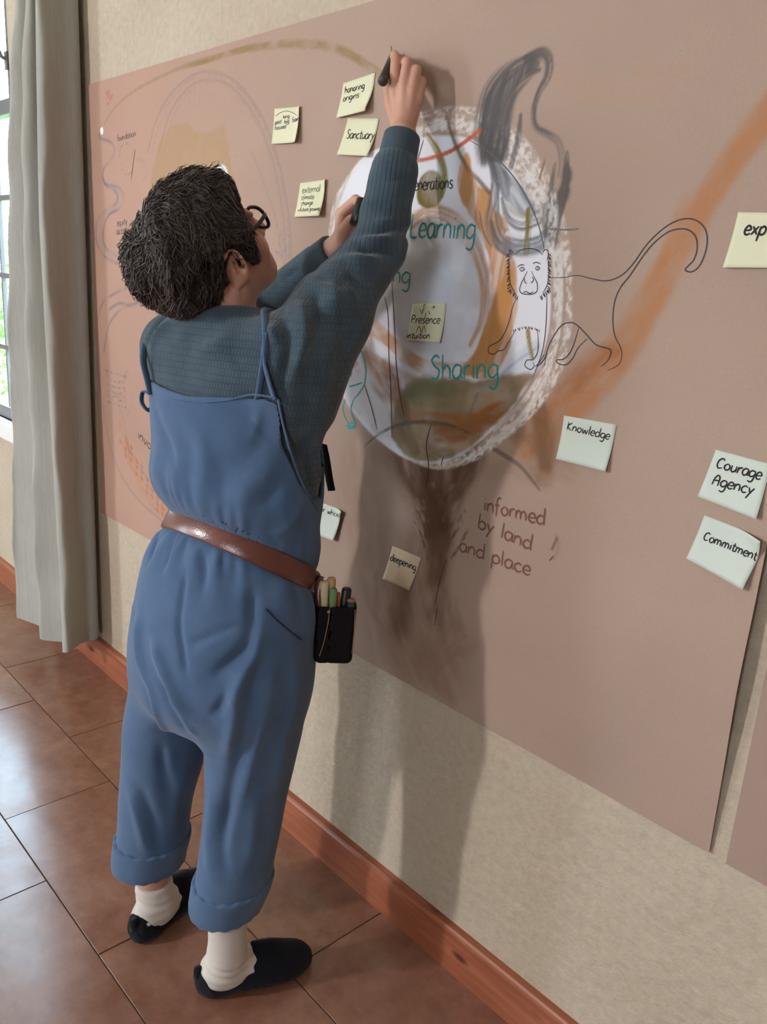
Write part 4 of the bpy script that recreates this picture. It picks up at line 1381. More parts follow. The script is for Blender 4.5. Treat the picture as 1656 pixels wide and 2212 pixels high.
def polydist(P, pts):
    """distance of points to a 3-D polyline"""
    best = np.full(len(P), 1e9)
    for i in range(len(pts) - 1):
        a = pts[i]; d = pts[i + 1] - a
        t = np.clip(((P - a) @ d) / (d @ d + 1e-12), 0, 1)
        best = np.minimum(best, np.linalg.norm(P - a - t[:, None] * d, axis=1))
    return best


def folds(V, fn, specs, h=0.003, hfn=None):
    """specs: (photo polyline, depth m (negative = groove), half width m)"""
    n = grad(fn, V, h)
    disp = np.zeros(len(V))
    for pts, amp, w in specs:
        H = [hit(x, y, hfn or fn) for x, y in pts]
        H = np.array(crom(H, 4)) if len(H) > 2 else np.array(H)
        lo, hi = H.min(0) - 3 * w, H.max(0) + 3 * w
        m = np.all((V > lo) & (V < hi), axis=1)
        if not m.any(): continue
        d = polydist(V[m], H)
        # fade towards both ends of the fold
        e0 = np.linalg.norm(V[m] - H[0], axis=1); e1 = np.linalg.norm(V[m] - H[-1], axis=1)
        fade = np.clip(e0 / (3 * w), 0.25, 1) * np.clip(e1 / (3 * w), 0.25, 1)
        disp[m] += amp * np.exp(-(d / w) ** 2) * fade
    return V + n * disp[:, None]


def R3(yaw, pitch=0.0, roll=0.0):
    """columns: right, forward, up"""
    a, p = math.radians(yaw), math.radians(pitch)
    f = np.array([math.sin(a) * math.cos(p), math.cos(a) * math.cos(p), math.sin(p)])
    r = np.array([math.cos(a), -math.sin(a), 0])
    u = np.cross(r, f)
    if roll:
        q = math.radians(roll)
        r, u = r * math.cos(q) + u * math.sin(q), u * math.cos(q) - r * math.sin(q)
    return np.stack([r, f, u], 1)


# ------------------------------------------------------------------ the person: shared stations (metres)
#            z     cx      cy      a     b    facing
TORSO = [(0.60, -1.312, -0.392, 0.150, 0.110, -8), (0.66, -1.310, -0.390, 0.190, 0.148, -8), (0.74, -1.307, -0.388, 0.202, 0.158, -8), (0.84, -1.303, -0.382, 0.198, 0.150, -8),
         (0.91, -1.299, -0.377, 0.188, 0.138, -9), (0.965, -1.290, -0.367, 0.170, 0.124, -10), (1.02, -1.283, -0.360, 0.160, 0.116, -10), (1.075, -1.288, -0.366, 0.176, 0.122, -12),
         (1.17, -1.291, -0.368, 0.178, 0.120, -14), (1.25, -1.294, -0.372, 0.176, 0.116, -15), (1.31, -1.298, -0.380, 0.165, 0.104, -15), (1.36, -1.302, -0.386, 0.130, 0.085, -15), (1.40, -1.305, -0.388, 0.075, 0.065, -15)]
LEGR = [(0.222, -1.213, -0.424, 0.068, 0.073, 0), (0.27, -1.207, -0.415, 0.073, 0.078, 0), (0.377, -1.203, -0.400, 0.075, 0.082, 0), (0.46, -1.202, -0.390, 0.077, 0.086, 0),
        (0.542, -1.201, -0.382, 0.084, 0.094, 0), (0.62, -1.201, -0.376, 0.089, 0.104, 0), (0.72, -1.214, -0.376, 0.105, 0.115, 0), (0.80, -1.225, -0.380, 0.100, 0.11, 0)]
LEGL = [(0.192, -1.470, -0.468, 0.073, 0.078, -15), (0.248, -1.463, -0.462, 0.076, 0.080, -12), (0.346, -1.456, -0.456, 0.079, 0.082, -10), (0.442, -1.444, -0.445, 0.086, 0.090, -8),
        (0.534, -1.438, -0.437, 0.087, 0.096, -8), (0.62, -1.422, -0.424, 0.091, 0.102, -8), (0.72, -1.398, -0.405, 0.108, 0.112, -8), (0.80, -1.385, -0.395, 0.10, 0.11, -8)]
TORSO, LEGR, LEGL = dense(TORSO), dense(LEGR), dense(LEGL)
ARM_R = dict(S=np.array([-1.150, -0.352, 1.335]), E=np.array([-1.146, -0.172, 1.532]), W=at(869, 292, -0.095))
ARM_L = dict(S=np.array([-1.450, -0.400, 1.325]), E=np.array([-1.500, -0.165, 1.405]), W=at(733, 532, -0.145))
HC = np.array([-1.323, -0.410, 1.503])     # head centre
HM = R3(-2, 39, 0)                         # right, forward, up of the head


def hl(p): return (p - HC) @ HM


def hw(x, y, z): return HC + HM @ np.array([x, y, z])


NECK0 = np.array([-1.306, -0.388, 1.385])


# --- skin --------------------------------------------------------------
def fingers(p, spec, k=0.004):
    d = None
    for pts, rs in spec:
        q = chain(p, pts, rs, 0.002)
        d = q if d is None else smin(d, q, k)
    return d


def A(px, py, y): return at(px, py, y)


HAND_R = [([A(866, 262, -.088), A(852, 190, -.088), A(855, 128, -.078), A(852, 120, -.055), A(849, 126, -.032)], [.016, .0115, .0096, .0085, .0075]),
          ([A(872, 262, -.088), A(872, 188, -.086), A(880, 136, -.078), A(872, 133, -.050), A(862, 140, -.032)], [.016, .012, .0096, .0086, .0076]),
          ([A(880, 262, -.084), A(890, 196, -.078), A(899, 152, -.070), A(889, 150, -.042), A(876, 156, -.026)], [.015, .0115, .0092, .0082, .0074]),
          ([A(884, 262, -.080), A(903, 210, -.068), A(911, 176, -.058), A(902, 170, -.034), A(890, 174, -.022)], [.014, .0105, .0082, .0074, .0066]),
          ([A(862, 272, -.088), A(846, 226, -.078), A(839, 188, -.068), A(846, 160, -.050)], [.015, .0135, .0105, .0088])]
HAND_L = [([A(738, 528, -.148), A(737, 462, -.148), A(768, 432, -.148), A(786, 440, -.160), A(784, 455, -.172)], [.016, .0115, .0095, .0085, .0078]),
          ([A(742, 528, -.140), A(742, 468, -.126), A(776, 442, -.122), A(798, 452, -.140), A(792, 466, -.158)], [.016, .0115, .0095, .0085, .0078]),
          ([A(747, 530, -.132), A(750, 482, -.108), A(784, 460, -.104), A(800, 470, -.125), A(795, 482, -.146)], [.015, .011, .009, .008, .0075]),
          ([A(752, 532, -.126), A(758, 498, -.098), A(786, 480, -.094), A(800, 488, -.112), A(793, 496, -.130)], [.014, .010, .0085, .0075, .007]),
          ([A(738, 534, -.154), A(743, 500, -.170), A(757, 478, -.178), A(774, 466, -.180)], [.015, .0135, .0105, .0088])]


def local(p, c, R, fn):
    r = np.linalg.norm(p - c, axis=1)
    out = r - R + 0.05
    m = r < R
    if m.any(): out[m] = fn(p[m])
    return out


def sd_head(p):
    q = hl(p)
    d = ell(q, (0, -0.012, 0.030), (0.076, 0.096, 0.088))
    d = smin(d, ell(q, (0, 0.030, -0.030), (0.061, 0.068, 0.082)), 0.03)
    for s in (-1, 1):
        d = smin(d, cap(q, (s * 0.052, -0.005, -0.055), (s * 0.020, 0.070, -0.088), 0.020, 0.017), 0.03)   # jaw line
        d = smin(d, ell(q, (s * 0.036, 0.062, -0.032), (0.026, 0.026, 0.026)), 0.02)                        # cheek
        d = smax(d, -ell(q, (s * 0.032, 0.104, 0.004), (0.016, 0.016, 0.011)), 0.012)                       # eye socket
        d = smin(d, ell(q, (s * 0.031, 0.086, 0.004), (0.0125, 0.012, 0.0105)), 0.004)                      # eyeball under lid
        d = smin(d, cap(q, (s * 0.014, 0.096, 0.021), (s * 0.046, 0.086, 0.022), 0.007, 0.005), 0.012)      # brow
        # ear: rim, bowl and lobe
        ca, sa = math.cos(0.42), math.sin(0.42) * s
        ME = np.array([[ca, sa, 0], [-sa, ca, 0], [0, 0, 1.0]])
        e = ell(q, (s * 0.083, -0.014, -0.010), (0.0062, 0.0205, 0.034), ME)
        e = smin(e, ell(q, (s * 0.079, -0.002, -0.038), (0.006, 0.010, 0.012)), 0.006)
        e = smax(e, -ell(q, (s * 0.0890, -0.010, -0.007), (0.0075, 0.0125, 0.0235), ME), 0.002)
        e = smax(e, -ell(q, (s * 0.0800, 0.000, -0.016), (0.010, 0.006, 0.008)), 0.003)
        e = smin(e, cap(q, (s * 0.078, 0.006, -0.020), (s * 0.079, 0.007, -0.010), 0.0042, 0.0036), 0.003)
        e = smin(e, cap(q, (s * 0.082, -0.016, 0.010), (s * 0.084, -0.020, -0.018), 0.0030, 0.0026), 0.003)
        d = smin(d, e, 0.008)
    d = smin(d, ell(q, (0, 0.080, -0.062), (0.026, 0.022, 0.026)), 0.02)            # muzzle
    d = smin(d, cap(q, (0, 0.094, 0.012), (0, 0.117, -0.026), 0.008, 0.0115), 0.012)  # nose
    for s in (-1, 1): d = smin(d, ell(q, (s * 0.012, 0.104, -0.031), (0.008, 0.010, 0.007)), 0.006)
    d = smin(d, cap(q, (-0.018, 0.095, -0.055), (0.018, 0.095, -0.055), 0.0052, 0.0052), 0.006)   # lips
    d = smin(d, cap(q, (-0.015, 0.093, -0.067), (0.015, 0.093, -0.067), 0.0056, 0.0056), 0.006)
    d = smax(d, -cap(q, (-0.020, 0.1015, -0.061), (0.020, 0.1015, -0.061), 0.0016, 0.0016), 0.003)
    d = smin(d, ell(q, (0, 0.082, -0.088), (0.020, 0.018, 0.016)), 0.02)            # chin
    return d


def sd_skin(p):
    d = local(p, HC, 0.23, sd_head)
    d = smin(d, chain(p, [hw(0, -0.030, -0.045), (HC + NECK0) / 2 + np.array([0.010, 0.002, -0.02]), NECK0], [0.058, 0.052, 0.060], 0.02), 0.03)
    # trunk and limbs under the clothes
    d = smin(d, column(p, TORSO, -0.022), 0.03)
    d = smin(d, chain(p, [(-1.210, -.375, .75), (-1.203, -.385, .48), (-1.205, -.428, .12), (-1.207, -.43, .065)], [0.082, 0.052, 0.033, 0.029]), 0.03)
    d = smin(d, chain(p, [(-1.395, -.40, .75), (-1.440, -.44, .46), (-1.466, -.463, .13), (-1.457, -.455, .065)], [0.082, 0.052, 0.033, 0.029]), 0.03)
    d = smin(d, chain(p, [(-1.208, -.445, .045), (-1.190, -.38, .05), (-1.165, -.285, .030)], [0.023, 0.022, 0.017]), 0.008)
    d = smin(d, chain(p, [(-1.447, -.480, .045), (-1.475, -.42, .05), (-1.507, -.335, .030)], [0.023, 0.022, 0.017]), 0.008)
    for a, sp in ((ARM_R, HAND_R), (ARM_L, HAND_L)):
        d = smin(d, chain(p, [a['S'], a['E'], a['W']], [0.050, 0.036, 0.0255], 0.02), 0.02)
        d = smin(d, local(p, a['W'] + (a['W'] - a['E']) * 0.25, 0.19, lambda x: fingers(x, sp)), 0.010)
    return d


# --- sweater -------------------------------------------------------------
def sd_sweater(p):
    d = column(p, TORSO, -0.004)
    d = smax(d, 0.90 - p[:, 2], 0.02)
    # crew neck
    d = smin(d, cap(p, NECK0 + np.array([0, 0, -0.03]), NECK0 + np.array([-0.003, -0.004, 0.012]), 0.076, 0.070), 0.035)
    n = np.array([-0.05, 0.10, 1.0]); n /= np.linalg.norm(n)
    d = smax(d, (p - (NECK0 + np.array([0, 0, 0.026]))) @ n, 0.006)
    ar, al_ = ARM_R, ARM_L
    elb = ar['E']
    w = ar['W']
    f1 = elb + (w - elb) * 0.30; f2 = elb + (w - elb) * 0.55; f3 = elb + (w - elb) * 0.69
    up1 = ar['S'] + (elb - ar['S']) * 0.45
    d = smin(d, chain(p, [(-1.215, -.385, 1.330), ar['S'], up1, elb], [0.075, 0.075, 0.064, 0.051], 0.03), 0.05)
    d = smin(d, chain(p, [elb, f1, f2, f3], [0.047, 0.042, 0.039, 0.0425], 0.02), 0.012)
    # slack cloth hanging from the upper arm to the ribs
    d = smin(d, cap(p, ar['S'] + np.array([0.01, 0.02, -0.07]), up1 + np.array([0.0, 0.01, -0.035]), 0.060, 0.045), 0.05)
    el = al_['E']; wl_ = al_['W']
    d = smin(d, chain(p, [(-1.40, -.405, 1.325), al_['S'], al_['S'] * 0.5 + el * 0.5, el], [0.072, 0.066, 0.056, 0.048], 0.03), 0.05)
    d = smin(d, chain(p, [el, el + (wl_ - el) * 0.72], [0.047, 0.039], 0.02), 0.012)
    return d


def sd_cuff(p, a, b, r0, r1):
    d = cap(p, a, b, r0, r1)
    ax = (b - a) / np.linalg.norm(b - a)
    return smax(smax(d, (p - b) @ ax, 0.004), -((p - a) @ ax), 0.004)


# --- overalls --------------------------------------------------------------
BELT_PTS = [(370, 1118), (520, 1178), (672, 1252)]


def trouser(p, st):
    return column(p, st, 0.0, 0.006)


def sd_pants(p):
    d = column(p, TORSO, 0.006)
    d = smax(d, p[:, 2] - 1.085, 0.004)
    d = smin(d, trouser(p, LEGR), 0.035)
    d = smin(d, trouser(p, LEGL), 0.035)
    # open leg ends
    for st in (LEGR, LEGL):
        z0 = st[0, 0]
        inner = column(p, np.concatenate([st[:1] - np.array([[0.05, 0, 0, 0, 0, 0]]), st[1:]]), -0.006, 0.001)
        inner = np.maximum(inner, p[:, 2] - (z0 + 0.045))
        d = np.maximum(d, -inner)
    return d


def bib_top(phi):
    """height of the bib edge around the body; phi = 0 spine, + towards the person's right"""
    x = np.abs(np.degrees(phi))
    return np.interp(x, [0, 60, 64, 69, 80, 95, 101, 112, 125, 135, 180], [1.264, 1.276, 1.272, 1.198, 1.130, 1.075, 1.068, 1.10, 1.20, 1.27, 1.27])


def under_bib(p):
    return np.minimum(column(p, TORSO, 0.0, 0.01), sd_sweater(p))


def blouse(p):
    t = (p - BO) @ BN
    return 0.013 * np.exp(-(t / 0.022) ** 2) - 0.007 * np.exp(-((t - 0.062) / 0.03) ** 2) - 0.006 * np.exp(-((t + 0.06) / 0.035) ** 2)


def sd_bib(p):
    bl = blouse(p)
    st = TORSO
    base = under_bib(p)
    outer = base - 0.0058; inner = base + 0.0002
    z = p[:, 2]
    cx, cy, al = [np.interp(z, st[:, 0], st[:, i]) for i in (1, 2, 5)]
    al = np.radians(al)
    dx, dy = p[:, 0] - cx, p[:, 1] - cy
    u = dx * np.cos(al) - dy * np.sin(al); w = dx * np.sin(al) + dy * np.cos(al)
    phi = np.arctan2(u, -w)
    top = bib_top(phi)
    outer = outer + bl - 0.0014; inner = inner + bl
    d = np.maximum(outer, -inner)
    d = smax(d, (z - top) * 0.75, 0.003)
    return smax(d, BO[2] + 0.012 - ((p[:, :2] - BO[:2]) @ BN[:2]) / BN[2] - z, 0.004)


PERSON = empty('person', (-1.32, -0.43, 0.0))
tag(PERSON, 'short-haired person seen from behind in blue overalls and dark sweater, writing with raised arm', 'person')
bpy.context.view_layer.update()


def mat_skin():
    t = NT('skin', 0.48, (0.42, 0.215, 0.15, 1), spec=0.4)
    n = t.noise(14, 4, 0.6)
    t.base(t.ramp(n, [(0.3, (0.50, 0.245, 0.175)), (0.7, (0.60, 0.33, 0.24))]))
    t.b.inputs['Subsurface Weight'].default_value = 0.10
    t.b.inputs['Subsurface Radius'].default_value = (0.012, 0.005, 0.003)
    t.bump(t.noise(260, 3, 0.6), 0.06, 0.001)
    return t.m


def mat_knit(name, c0, c1):
    t = NT(name, 0.95, spec=0.08)
    n = t.noise(30, 4, 0.6)
    col = t.ramp(n, [(0.3, c0), (0.7, c1)])
    t.co = t.co or t.t.nodes.new('ShaderNodeTexCoord')
    # staggered stitch pattern: u along the lens' left-right diagonal of the room, v up
    sep = t.n('SeparateXYZ'); t.l(t.co.outputs['Object'], sep.inputs[0])
    m1 = t.n('Math'); m1.operation = 'MULTIPLY_ADD'; m1.inputs[1].default_value = 0.8; t.l(sep.outputs[0], m1.inputs[0])
    m2 = t.n('Math'); m2.operation = 'MULTIPLY'; m2.inputs[1].default_value = 0.62; t.l(sep.outputs[1], m2.inputs[0]); t.l(m2.outputs[0], m1.inputs[2])
    cb = t.n('CombineXYZ'); t.l(m1.outputs[0], cb.inputs[0]); t.l(sep.outputs[2], cb.inputs[1])
    br = t.n('TexBrick'); br.offset = 0.5
    br.inputs['Scale'].default_value = 1.0
    br.inputs['Mortar Size'].default_value = 0.0013; br.inputs['Mortar Smooth'].default_value = 0.9
    br.inputs['Brick Width'].default_value = 0.0062; br.inputs['Row Height'].default_value = 0.0120
    br.inputs['Color1'].default_value = grey(1); br.inputs['Color2'].default_value = grey(0.9); br.inputs['Mortar'].default_value = grey(0)
    t.l(cb.outputs[0], br.inputs['Vector'])
    # sleeves are ribbed: long vertical ribs replace the waffle above shoulder height
    rb = t.n('TexBrick'); rb.offset = 0.5
    rb.inputs['Scale'].default_value = 1.0
    rb.inputs['Mortar Size'].default_value = 0.0017; rb.inputs['Mortar Smooth'].default_value = 0.9
    rb.inputs['Brick Width'].default_value = 0.0085; rb.inputs['Row Height'].default_value = 0.9
    rb.inputs['Color1'].default_value = grey(1); rb.inputs['Color2'].default_value = grey(0.95); rb.inputs['Mortar'].default_value = grey(0)
    t.l(cb.outputs[0], rb.inputs['Vector'])
    fz_ = t.n('MapRange'); fz_.inputs['From Min'].default_value = 1.47; fz_.inputs['From Max'].default_value = 1.54; t.l(sep.outputs[2], fz_.inputs['Value'])
    pat = t.mix(fz_.outputs['Result'], br.outputs['Color'], rb.outputs['Color'])
    col = t.mix(0.22, col, pat, 'MULTIPLY')
    t.base(col)
    fz = t.noise(700, 2, 0.7)
    b1 = t.bump(pat, 0.42, 0.0018)
    t.bump(fz, 0.25, 0.0012, b1)
    t.b.inputs['Sheen Weight'].default_value = 0.25
    t.b.inputs['Sheen Roughness'].default_value = 0.5
    return t.m


def mat_cloth(name, c0, c1, weave=900, sheen=0.2):
    t = NT(name, 0.9, spec=0.12)
    n = t.noise(9, 4, 0.6)
    col = t.ramp(n, [(0.3, c0), (0.7, c1)])
    w = t.noise(weave, 2, 0.6, (1, 1, 0.35))
    col = t.mix(0.15, col, t.ramp(w, [(0.3, grey(0.3)), (0.7, grey(0.75))]), 'OVERLAY')
    t.base(col)
    b1 = t.bump(t.noise(26, 5, 0.55), 0.18, 0.006)
    t.bump(w, 0.15, 0.0008, b1)
    t.b.inputs['Sheen Weight'].default_value = sheen
    return t.m


M_SKIN = mat_skin()
M_KNIT = mat_knit('slate_waffle_knit', (0.043, 0.068, 0.092), (0.068, 0.100, 0.130))
M_RIB = mat_cloth('slate_ribbing', (0.045, 0.066, 0.085), (0.060, 0.085, 0.11), 500)
M_DENIM = mat_cloth('dusty_blue_linen', (0.060, 0.108, 0.200), (0.084, 0.140, 0.245))
M_SOCK = mat_cloth('off_white_sock', (0.56, 0.50, 0.45), (0.66, 0.60, 0.55), 600)
M_SLIP = mat_cloth('black_wool', (0.006, 0.007, 0.011), (0.013, 0.015, 0.022), 350, 0.08)

import time as _t
_t0 = _t.time()
V, Fc = nets(sd_skin, (-1.62, -0.62, 0.0), (-1.02, 0.01, 1.90), 0.0030)
print('TIME skin', _t.time() - _t0)
BODY = fast_obj('body', V, Fc, M_SKIN, PERSON)
V, Fc = nets(sd_sweater, (-1.62, -0.56, 0.85), (-1.00, -0.02, 1.75), 0.0036)
SWV = V
SW_FOLDS = [
    ([(575, 668), (590, 720), (600, 790)], 0.010, 0.010), ([(605, 662), (618, 712), (622, 770), (600, 850)], -0.010, 0.010), ([(640, 640), (655, 690), (650, 760), (620, 820)], 0.012, 0.012),
    ([(672, 615), (690, 665), (690, 730)], -0.009, 0.010), ([(700, 590), (722, 640), (735, 700)], 0.010, 0.012), ([(745, 575), (770, 615), (790, 660)], -0.008, 0.010), ([(735, 560), (775, 560), (835, 575)], 0.011, 0.010),
    ([(760, 540), (800, 540), (862, 552)], -0.010, 0.008), ([(772, 520), (820, 518), (880, 528)], 0.010, 0.008), ([(790, 500), (830, 498), (885, 503)], -0.008, 0.007), ([(800, 480), (840, 478), (888, 482)], 0.005, 0.007), ([(806, 392), (850, 388), (895, 392)], -0.004, 0.007), ([(640, 560), (700, 600), (760, 612)], -0.008, 0.010), ([(655, 690), (720, 650), (800, 620)], 0.006, 0.016),
    ([(395, 680), (350, 710), (325, 770)], 0.009, 0.010), ([(372, 675), (332, 708), (312, 760)], -0.008, 0.009), ([(400, 760), (460, 745), (540, 700)], 0.007, 0.020), ([(380, 720), (440, 735), (520, 715)], -0.005, 0.018),
    ([(360, 810), (440, 800), (540, 765)], -0.005, 0.020), ([(660, 820), (655, 950), (675, 1070)], -0.006, 0.012), ([(690, 850), (688, 960), (690, 1060)], 0.006, 0.010), ([(620, 880), (640, 960)], 0.004, 0.012),
    ([(720, 700), (705, 780), (690, 860)], 0.008, 0.016), ([(760, 690), (735, 760)], -0.006, 0.012), ([(600, 610), (640, 585), (680, 575)], -0.005, 0.008)]
V = folds(V, sd_sweater, SW_FOLDS)
fast_obj('sweater', V, Fc, M_KNIT, PERSON)
w = ARM_R['W']; e = ARM_R['E']
c0 = e + (w - e) * 0.66; c1 = e + (w - e) * 0.995
V, Fc = nets(lambda p: sd_cuff(p, c0, c1, 0.0365, 0.0335), np.minimum(c0, c1) - 0.06, np.maximum(c0, c1) + 0.06, 0.003)
fast_obj('sleeve_cuff', V, Fc, M_RIB, PERSON)
# rolled ridge of knit where the cuff begins
w = ARM_L['W']; e = ARM_L['E']
c2 = e + (w - e) * 0.66; c3 = e + (w - e) * 0.93
V, Fc = nets(lambda p: sd_cuff(p, c2, c3, 0.0385, 0.0345), np.minimum(c2, c3) - 0.06, np.maximum(c2, c3) + 0.06, 0.003)
fast_obj('sleeve_cuff', V, Fc, M_RIB, PERSON)
print('TIME skin+sweater', _t.time() - _t0)

B3 = [hit(x, y, sd_pants) for x, y in BELT_PTS]
BN = np.cross(B3[1] - B3[0], B3[2] - B3[0]); BN /= np.linalg.norm(BN)
if BN[2] < 0: BN = -BN
BO = B3[1]


def sd_over(p):
    d = sd_pants(p)
    # cloth is drawn in under the belt and blouses above and below it
    return d + blouse(p)


def gathers(V, fn):
    """small vertical tucks running out from the belt"""
    t = (V - BO) @ BN
    c = np.array([-1.285, -0.362])
    ph = np.arctan2(V[:, 0] - c[0], -(V[:, 1] - c[1]))
    g = np.sin(ph * 31 + 1.5 * np.sin(ph * 7)) * np.exp(-(np.abs(t) / 0.035) ** 1.5) * 0.0032
    g += np.sin(ph * 17 + 2) * np.exp(-(np.abs(t + 0.05) / 0.05) ** 2) * 0.0028
    g += np.sin(ph * 13 + 1) * np.exp(-(np.abs(t - 0.07) / 0.05) ** 2) * 0.0025
    g *= np.clip((np.abs(t) - 0.016) / 0.02, 0, 1)
    return V + grad(fn, V, 0.003) * g[:, None]


V, Fc = nets(sd_over, (-1.62, -0.62, 0.10), (-1.02, -0.16, 1.14), 0.0040)
PF = [
    ([(300, 1310), (300, 1400), (318, 1480), (345, 1560), (372, 1660)], 0.010, 0.014), ([(330, 1360), (345, 1430), (375, 1500), (420, 1560)], 0.010, 0.014), ([(355, 1480), (385, 1540), (430, 1600)], 0.008, 0.012),
    ([(310, 1450), (330, 1540), (350, 1640), (360, 1720)], -0.009, 0.012), ([(340, 1450), (375, 1530), (415, 1590)], -0.009, 0.011), ([(400, 1230), (392, 1290), (386, 1350), (395, 1420), (404, 1465)], -0.006, 0.008),
    ([(540, 1250), (545, 1320), (540, 1390), (500, 1430), (450, 1470)], -0.010, 0.013), ([(555, 1330), (548, 1420), (520, 1470), (470, 1545)], 0.010, 0.014), ([(500, 1480), (480, 1520), (455, 1555)], -0.010, 0.010),
    ([(520, 1470), (505, 1560), (490, 1640)], 0.010, 0.014), ([(560, 1400), (545, 1500), (525, 1600), (500, 1700), (470, 1830)], -0.008, 0.014), ([(590, 1420), (575, 1520), (550, 1620), (520, 1740)], 0.008, 0.016),
    ([(400, 1400), (440, 1380), (520, 1350)], -0.004, 0.010), ([(640, 1400), (640, 1500), (610, 1620), (590, 1720)], 0.006, 0.016), ([(345, 1150), (330, 1180), (318, 1215)], -0.007, 0.006), ([(375, 1160), (362, 1200), (350, 1230)], -0.006, 0.006),
    ([(430, 1170), (440, 1230), (435, 1290)], -0.005, 0.009), ([(480, 1190), (482, 1240)], -0.004, 0.007), ([(280, 1700), (300, 1780), (320, 1850)], 0.006, 0.012), ([(300, 1690), (330, 1770), (345, 1850)], -0.006, 0.012),
    ([(460, 1700), (450, 1800), (455, 1900)], 0.006, 0.014), ([(500, 1720), (480, 1820), (490, 1900)], -0.006, 0.012), ([(560, 1700), (545, 1820), (530, 1900)], 0.006, 0.016), ([(400, 1640), (380, 1720), (372, 1800)], 0.005, 0.014)]
V = folds(V, sd_over, PF)
V = gathers(V, sd_over)
OVER = fast_obj('overalls', V, Fc, M_DENIM, PERSON)
V, Fc = nets(sd_bib, (-1.55, -0.56, 0.84), (-1.04, -0.14, 1.32), 0.0034)
BF = [([(330, 860), (360, 950), (400, 1040)], -0.004, 0.012), ([(400, 880), (440, 980), (430, 1060)], 0.005, 0.020), ([(600, 900), (540, 980), (470, 1060)], -0.004, 0.020), ([(600, 960), (560, 1040), (490, 1090)], 0.0045, 0.020),
      ([(620, 1010), (590, 1060), (550, 1100)], -0.004, 0.014), ([(560, 870), (545, 960)], 0.004, 0.010), ([(660, 1080), (620, 1130), (580, 1160)], 0.005, 0.010)]
V = folds(V, sd_bib, BF, hfn=lambda p: under_bib(p) - 0.006)
V = gathers(V, lambda p: column(p, TORSO, 0.0055))
fast_obj('bib', V, Fc, M_DENIM, OVER)
print('TIME overalls', _t.time() - _t0)
# ------------------------------------------------------------------ shoes, socks, rolled trouser cuffs
def sole_frame(heel, toe):
    h = np.array([*heel, 0.0]); t = np.array([*toe, 0.0])
    f = (t - h) / np.linalg.norm(t - h)
    r = np.array([f[1], -f[0], 0])
    return h, f, r, np.linalg.norm(t - h)


def sd_shoe(p, heel, toe, ankle, side):
    h, f, r, L = sole_frame(heel, toe)
    q = p - h
    x = q @ r * side; y = q @ f; z = q[:, 2]
    P = np.stack([x, y, z], 1)
    d = ell(P, (0, 0.040, 0.034), (0.036, 0.042, 0.046))
    d = smin(d, ell(P, (0.002, 0.115, 0.028), (0.037, 0.070, 0.042)), 0.03)
    d = smin(d, ell(P, (-0.002, L - 0.070, 0.022), (0.047, 0.072, 0.040)), 0.03)
    d = smin(d, ell(P, (0.0, L * 0.55, 0.052), (0.026, 0.055, 0.034)), 0.03)
    d = smax(d, 0.0015 - z, 0.006)
    # foot opening: from the heel counter to the instep
    o = ell(P, (0, 0.070, 0.090), (0.090, 0.056, 0.053))
    d = smax(d, -o, 0.005)
    # hollow inside the opening
    return d


SHOE = {'R': ((-1.230, -0.487), (-1.150, -0.243), 1), 'L': ((-1.432, -0.530), (-1.516, -0.296), -1)}
for k in ('R', 'L'):
    hpt, tpt, sd = SHOE[k]
    fn = lambda p: sd_shoe(p, hpt, tpt, None, sd)
    lo = (min(hpt[0], tpt[0]) - 0.08, min(hpt[1], tpt[1]) - 0.06, -0.01); hi = (max(hpt[0], tpt[0]) + 0.08, max(hpt[1], tpt[1]) + 0.06, 0.13)
    V, Fc = nets(fn, lo, hi, 0.0032, 2)
    n3 = fbm(V[:, 0] * 160 + V[:, 2] * 90, V[:, 1] * 160 + V[:, 2] * 60, 4, 2) - 0.5
    V = V + grad(fn, V, 0.003) * (n3 * 0.0028)[:, None]
    V[:, 2] = np.maximum(V[:, 2], 0.0008)
    sh = fast_obj('slipper', V, Fc, M_SLIP, PERSON)
    # tufted tongue tab and heel tab
    h_, f_, r_, L_ = sole_frame(hpt, tpt)
    m = MB()
    c = h_ + f_ * 0.128 + np.array([0, 0, 0.070])
    m.tube([c - r_ * 0.022, c - r_ * 0.010 + np.array([0, 0, 0.008]), c + r_ * 0.010 + np.array([0, 0, 0.008]), c + r_ * 0.022], [0.007, 0.010, 0.010, 0.007], 10)
    m.build('tongue', M_SLIP, sh, True)
    m = MB()
    c = h_ + f_ * 0.004 + np.array([0, 0, 0.058])
    m.tube([c - np.array([0, 0, 0.014]), c + np.array([0, 0, 0.012])], [0.010, 0.008], 10)
    m.build('heel_tab', M_SLIP, sh, True)

for k, (ax, ay, tx, ty, zt) in {'R': (-1.207, -0.430, 0.004, 0.002, 0.184), 'L': (-1.456, -0.455, -0.006, -0.006, 0.120)}.items():
    hpt, tpt, sd = SHOE[k]
    h_, f_, r_, L_ = sole_frame(hpt, tpt)

    def fn(p):
        a = np.array([ax, ay, 0.058])
        d = chain(p, [a, np.array([ax + tx, ay + ty, 0.10]), np.array([ax + tx, ay + ty, zt])], [0.043, 0.040, 0.0405], 0.01)
        d = smin(d, chain(p, [h_ + f_ * 0.040 + np.array([0, 0, 0.045]), h_ + f_ * 0.115 + np.array([0, 0, 0.048]), h_ + f_ * 0.17 + np.array([0, 0, 0.034])], [0.034, 0.033, 0.026]), 0.02)
        d = smax(d, p[:, 2] - zt, 0.003)
        z = p[:, 2]
        return d - 0.0012 * np.sin(z * 330 + 60 * (p[:, 0] - ax)) * np.exp(-((z - 0.075) / 0.03) ** 2)
    V, Fc = nets(fn, (ax - 0.11, ay - 0.10, 0.0), (ax + 0.11, ay + 0.20, 0.20), 0.003, 2)
    fast_obj('sock', V, Fc, M_SOCK, PERSON)

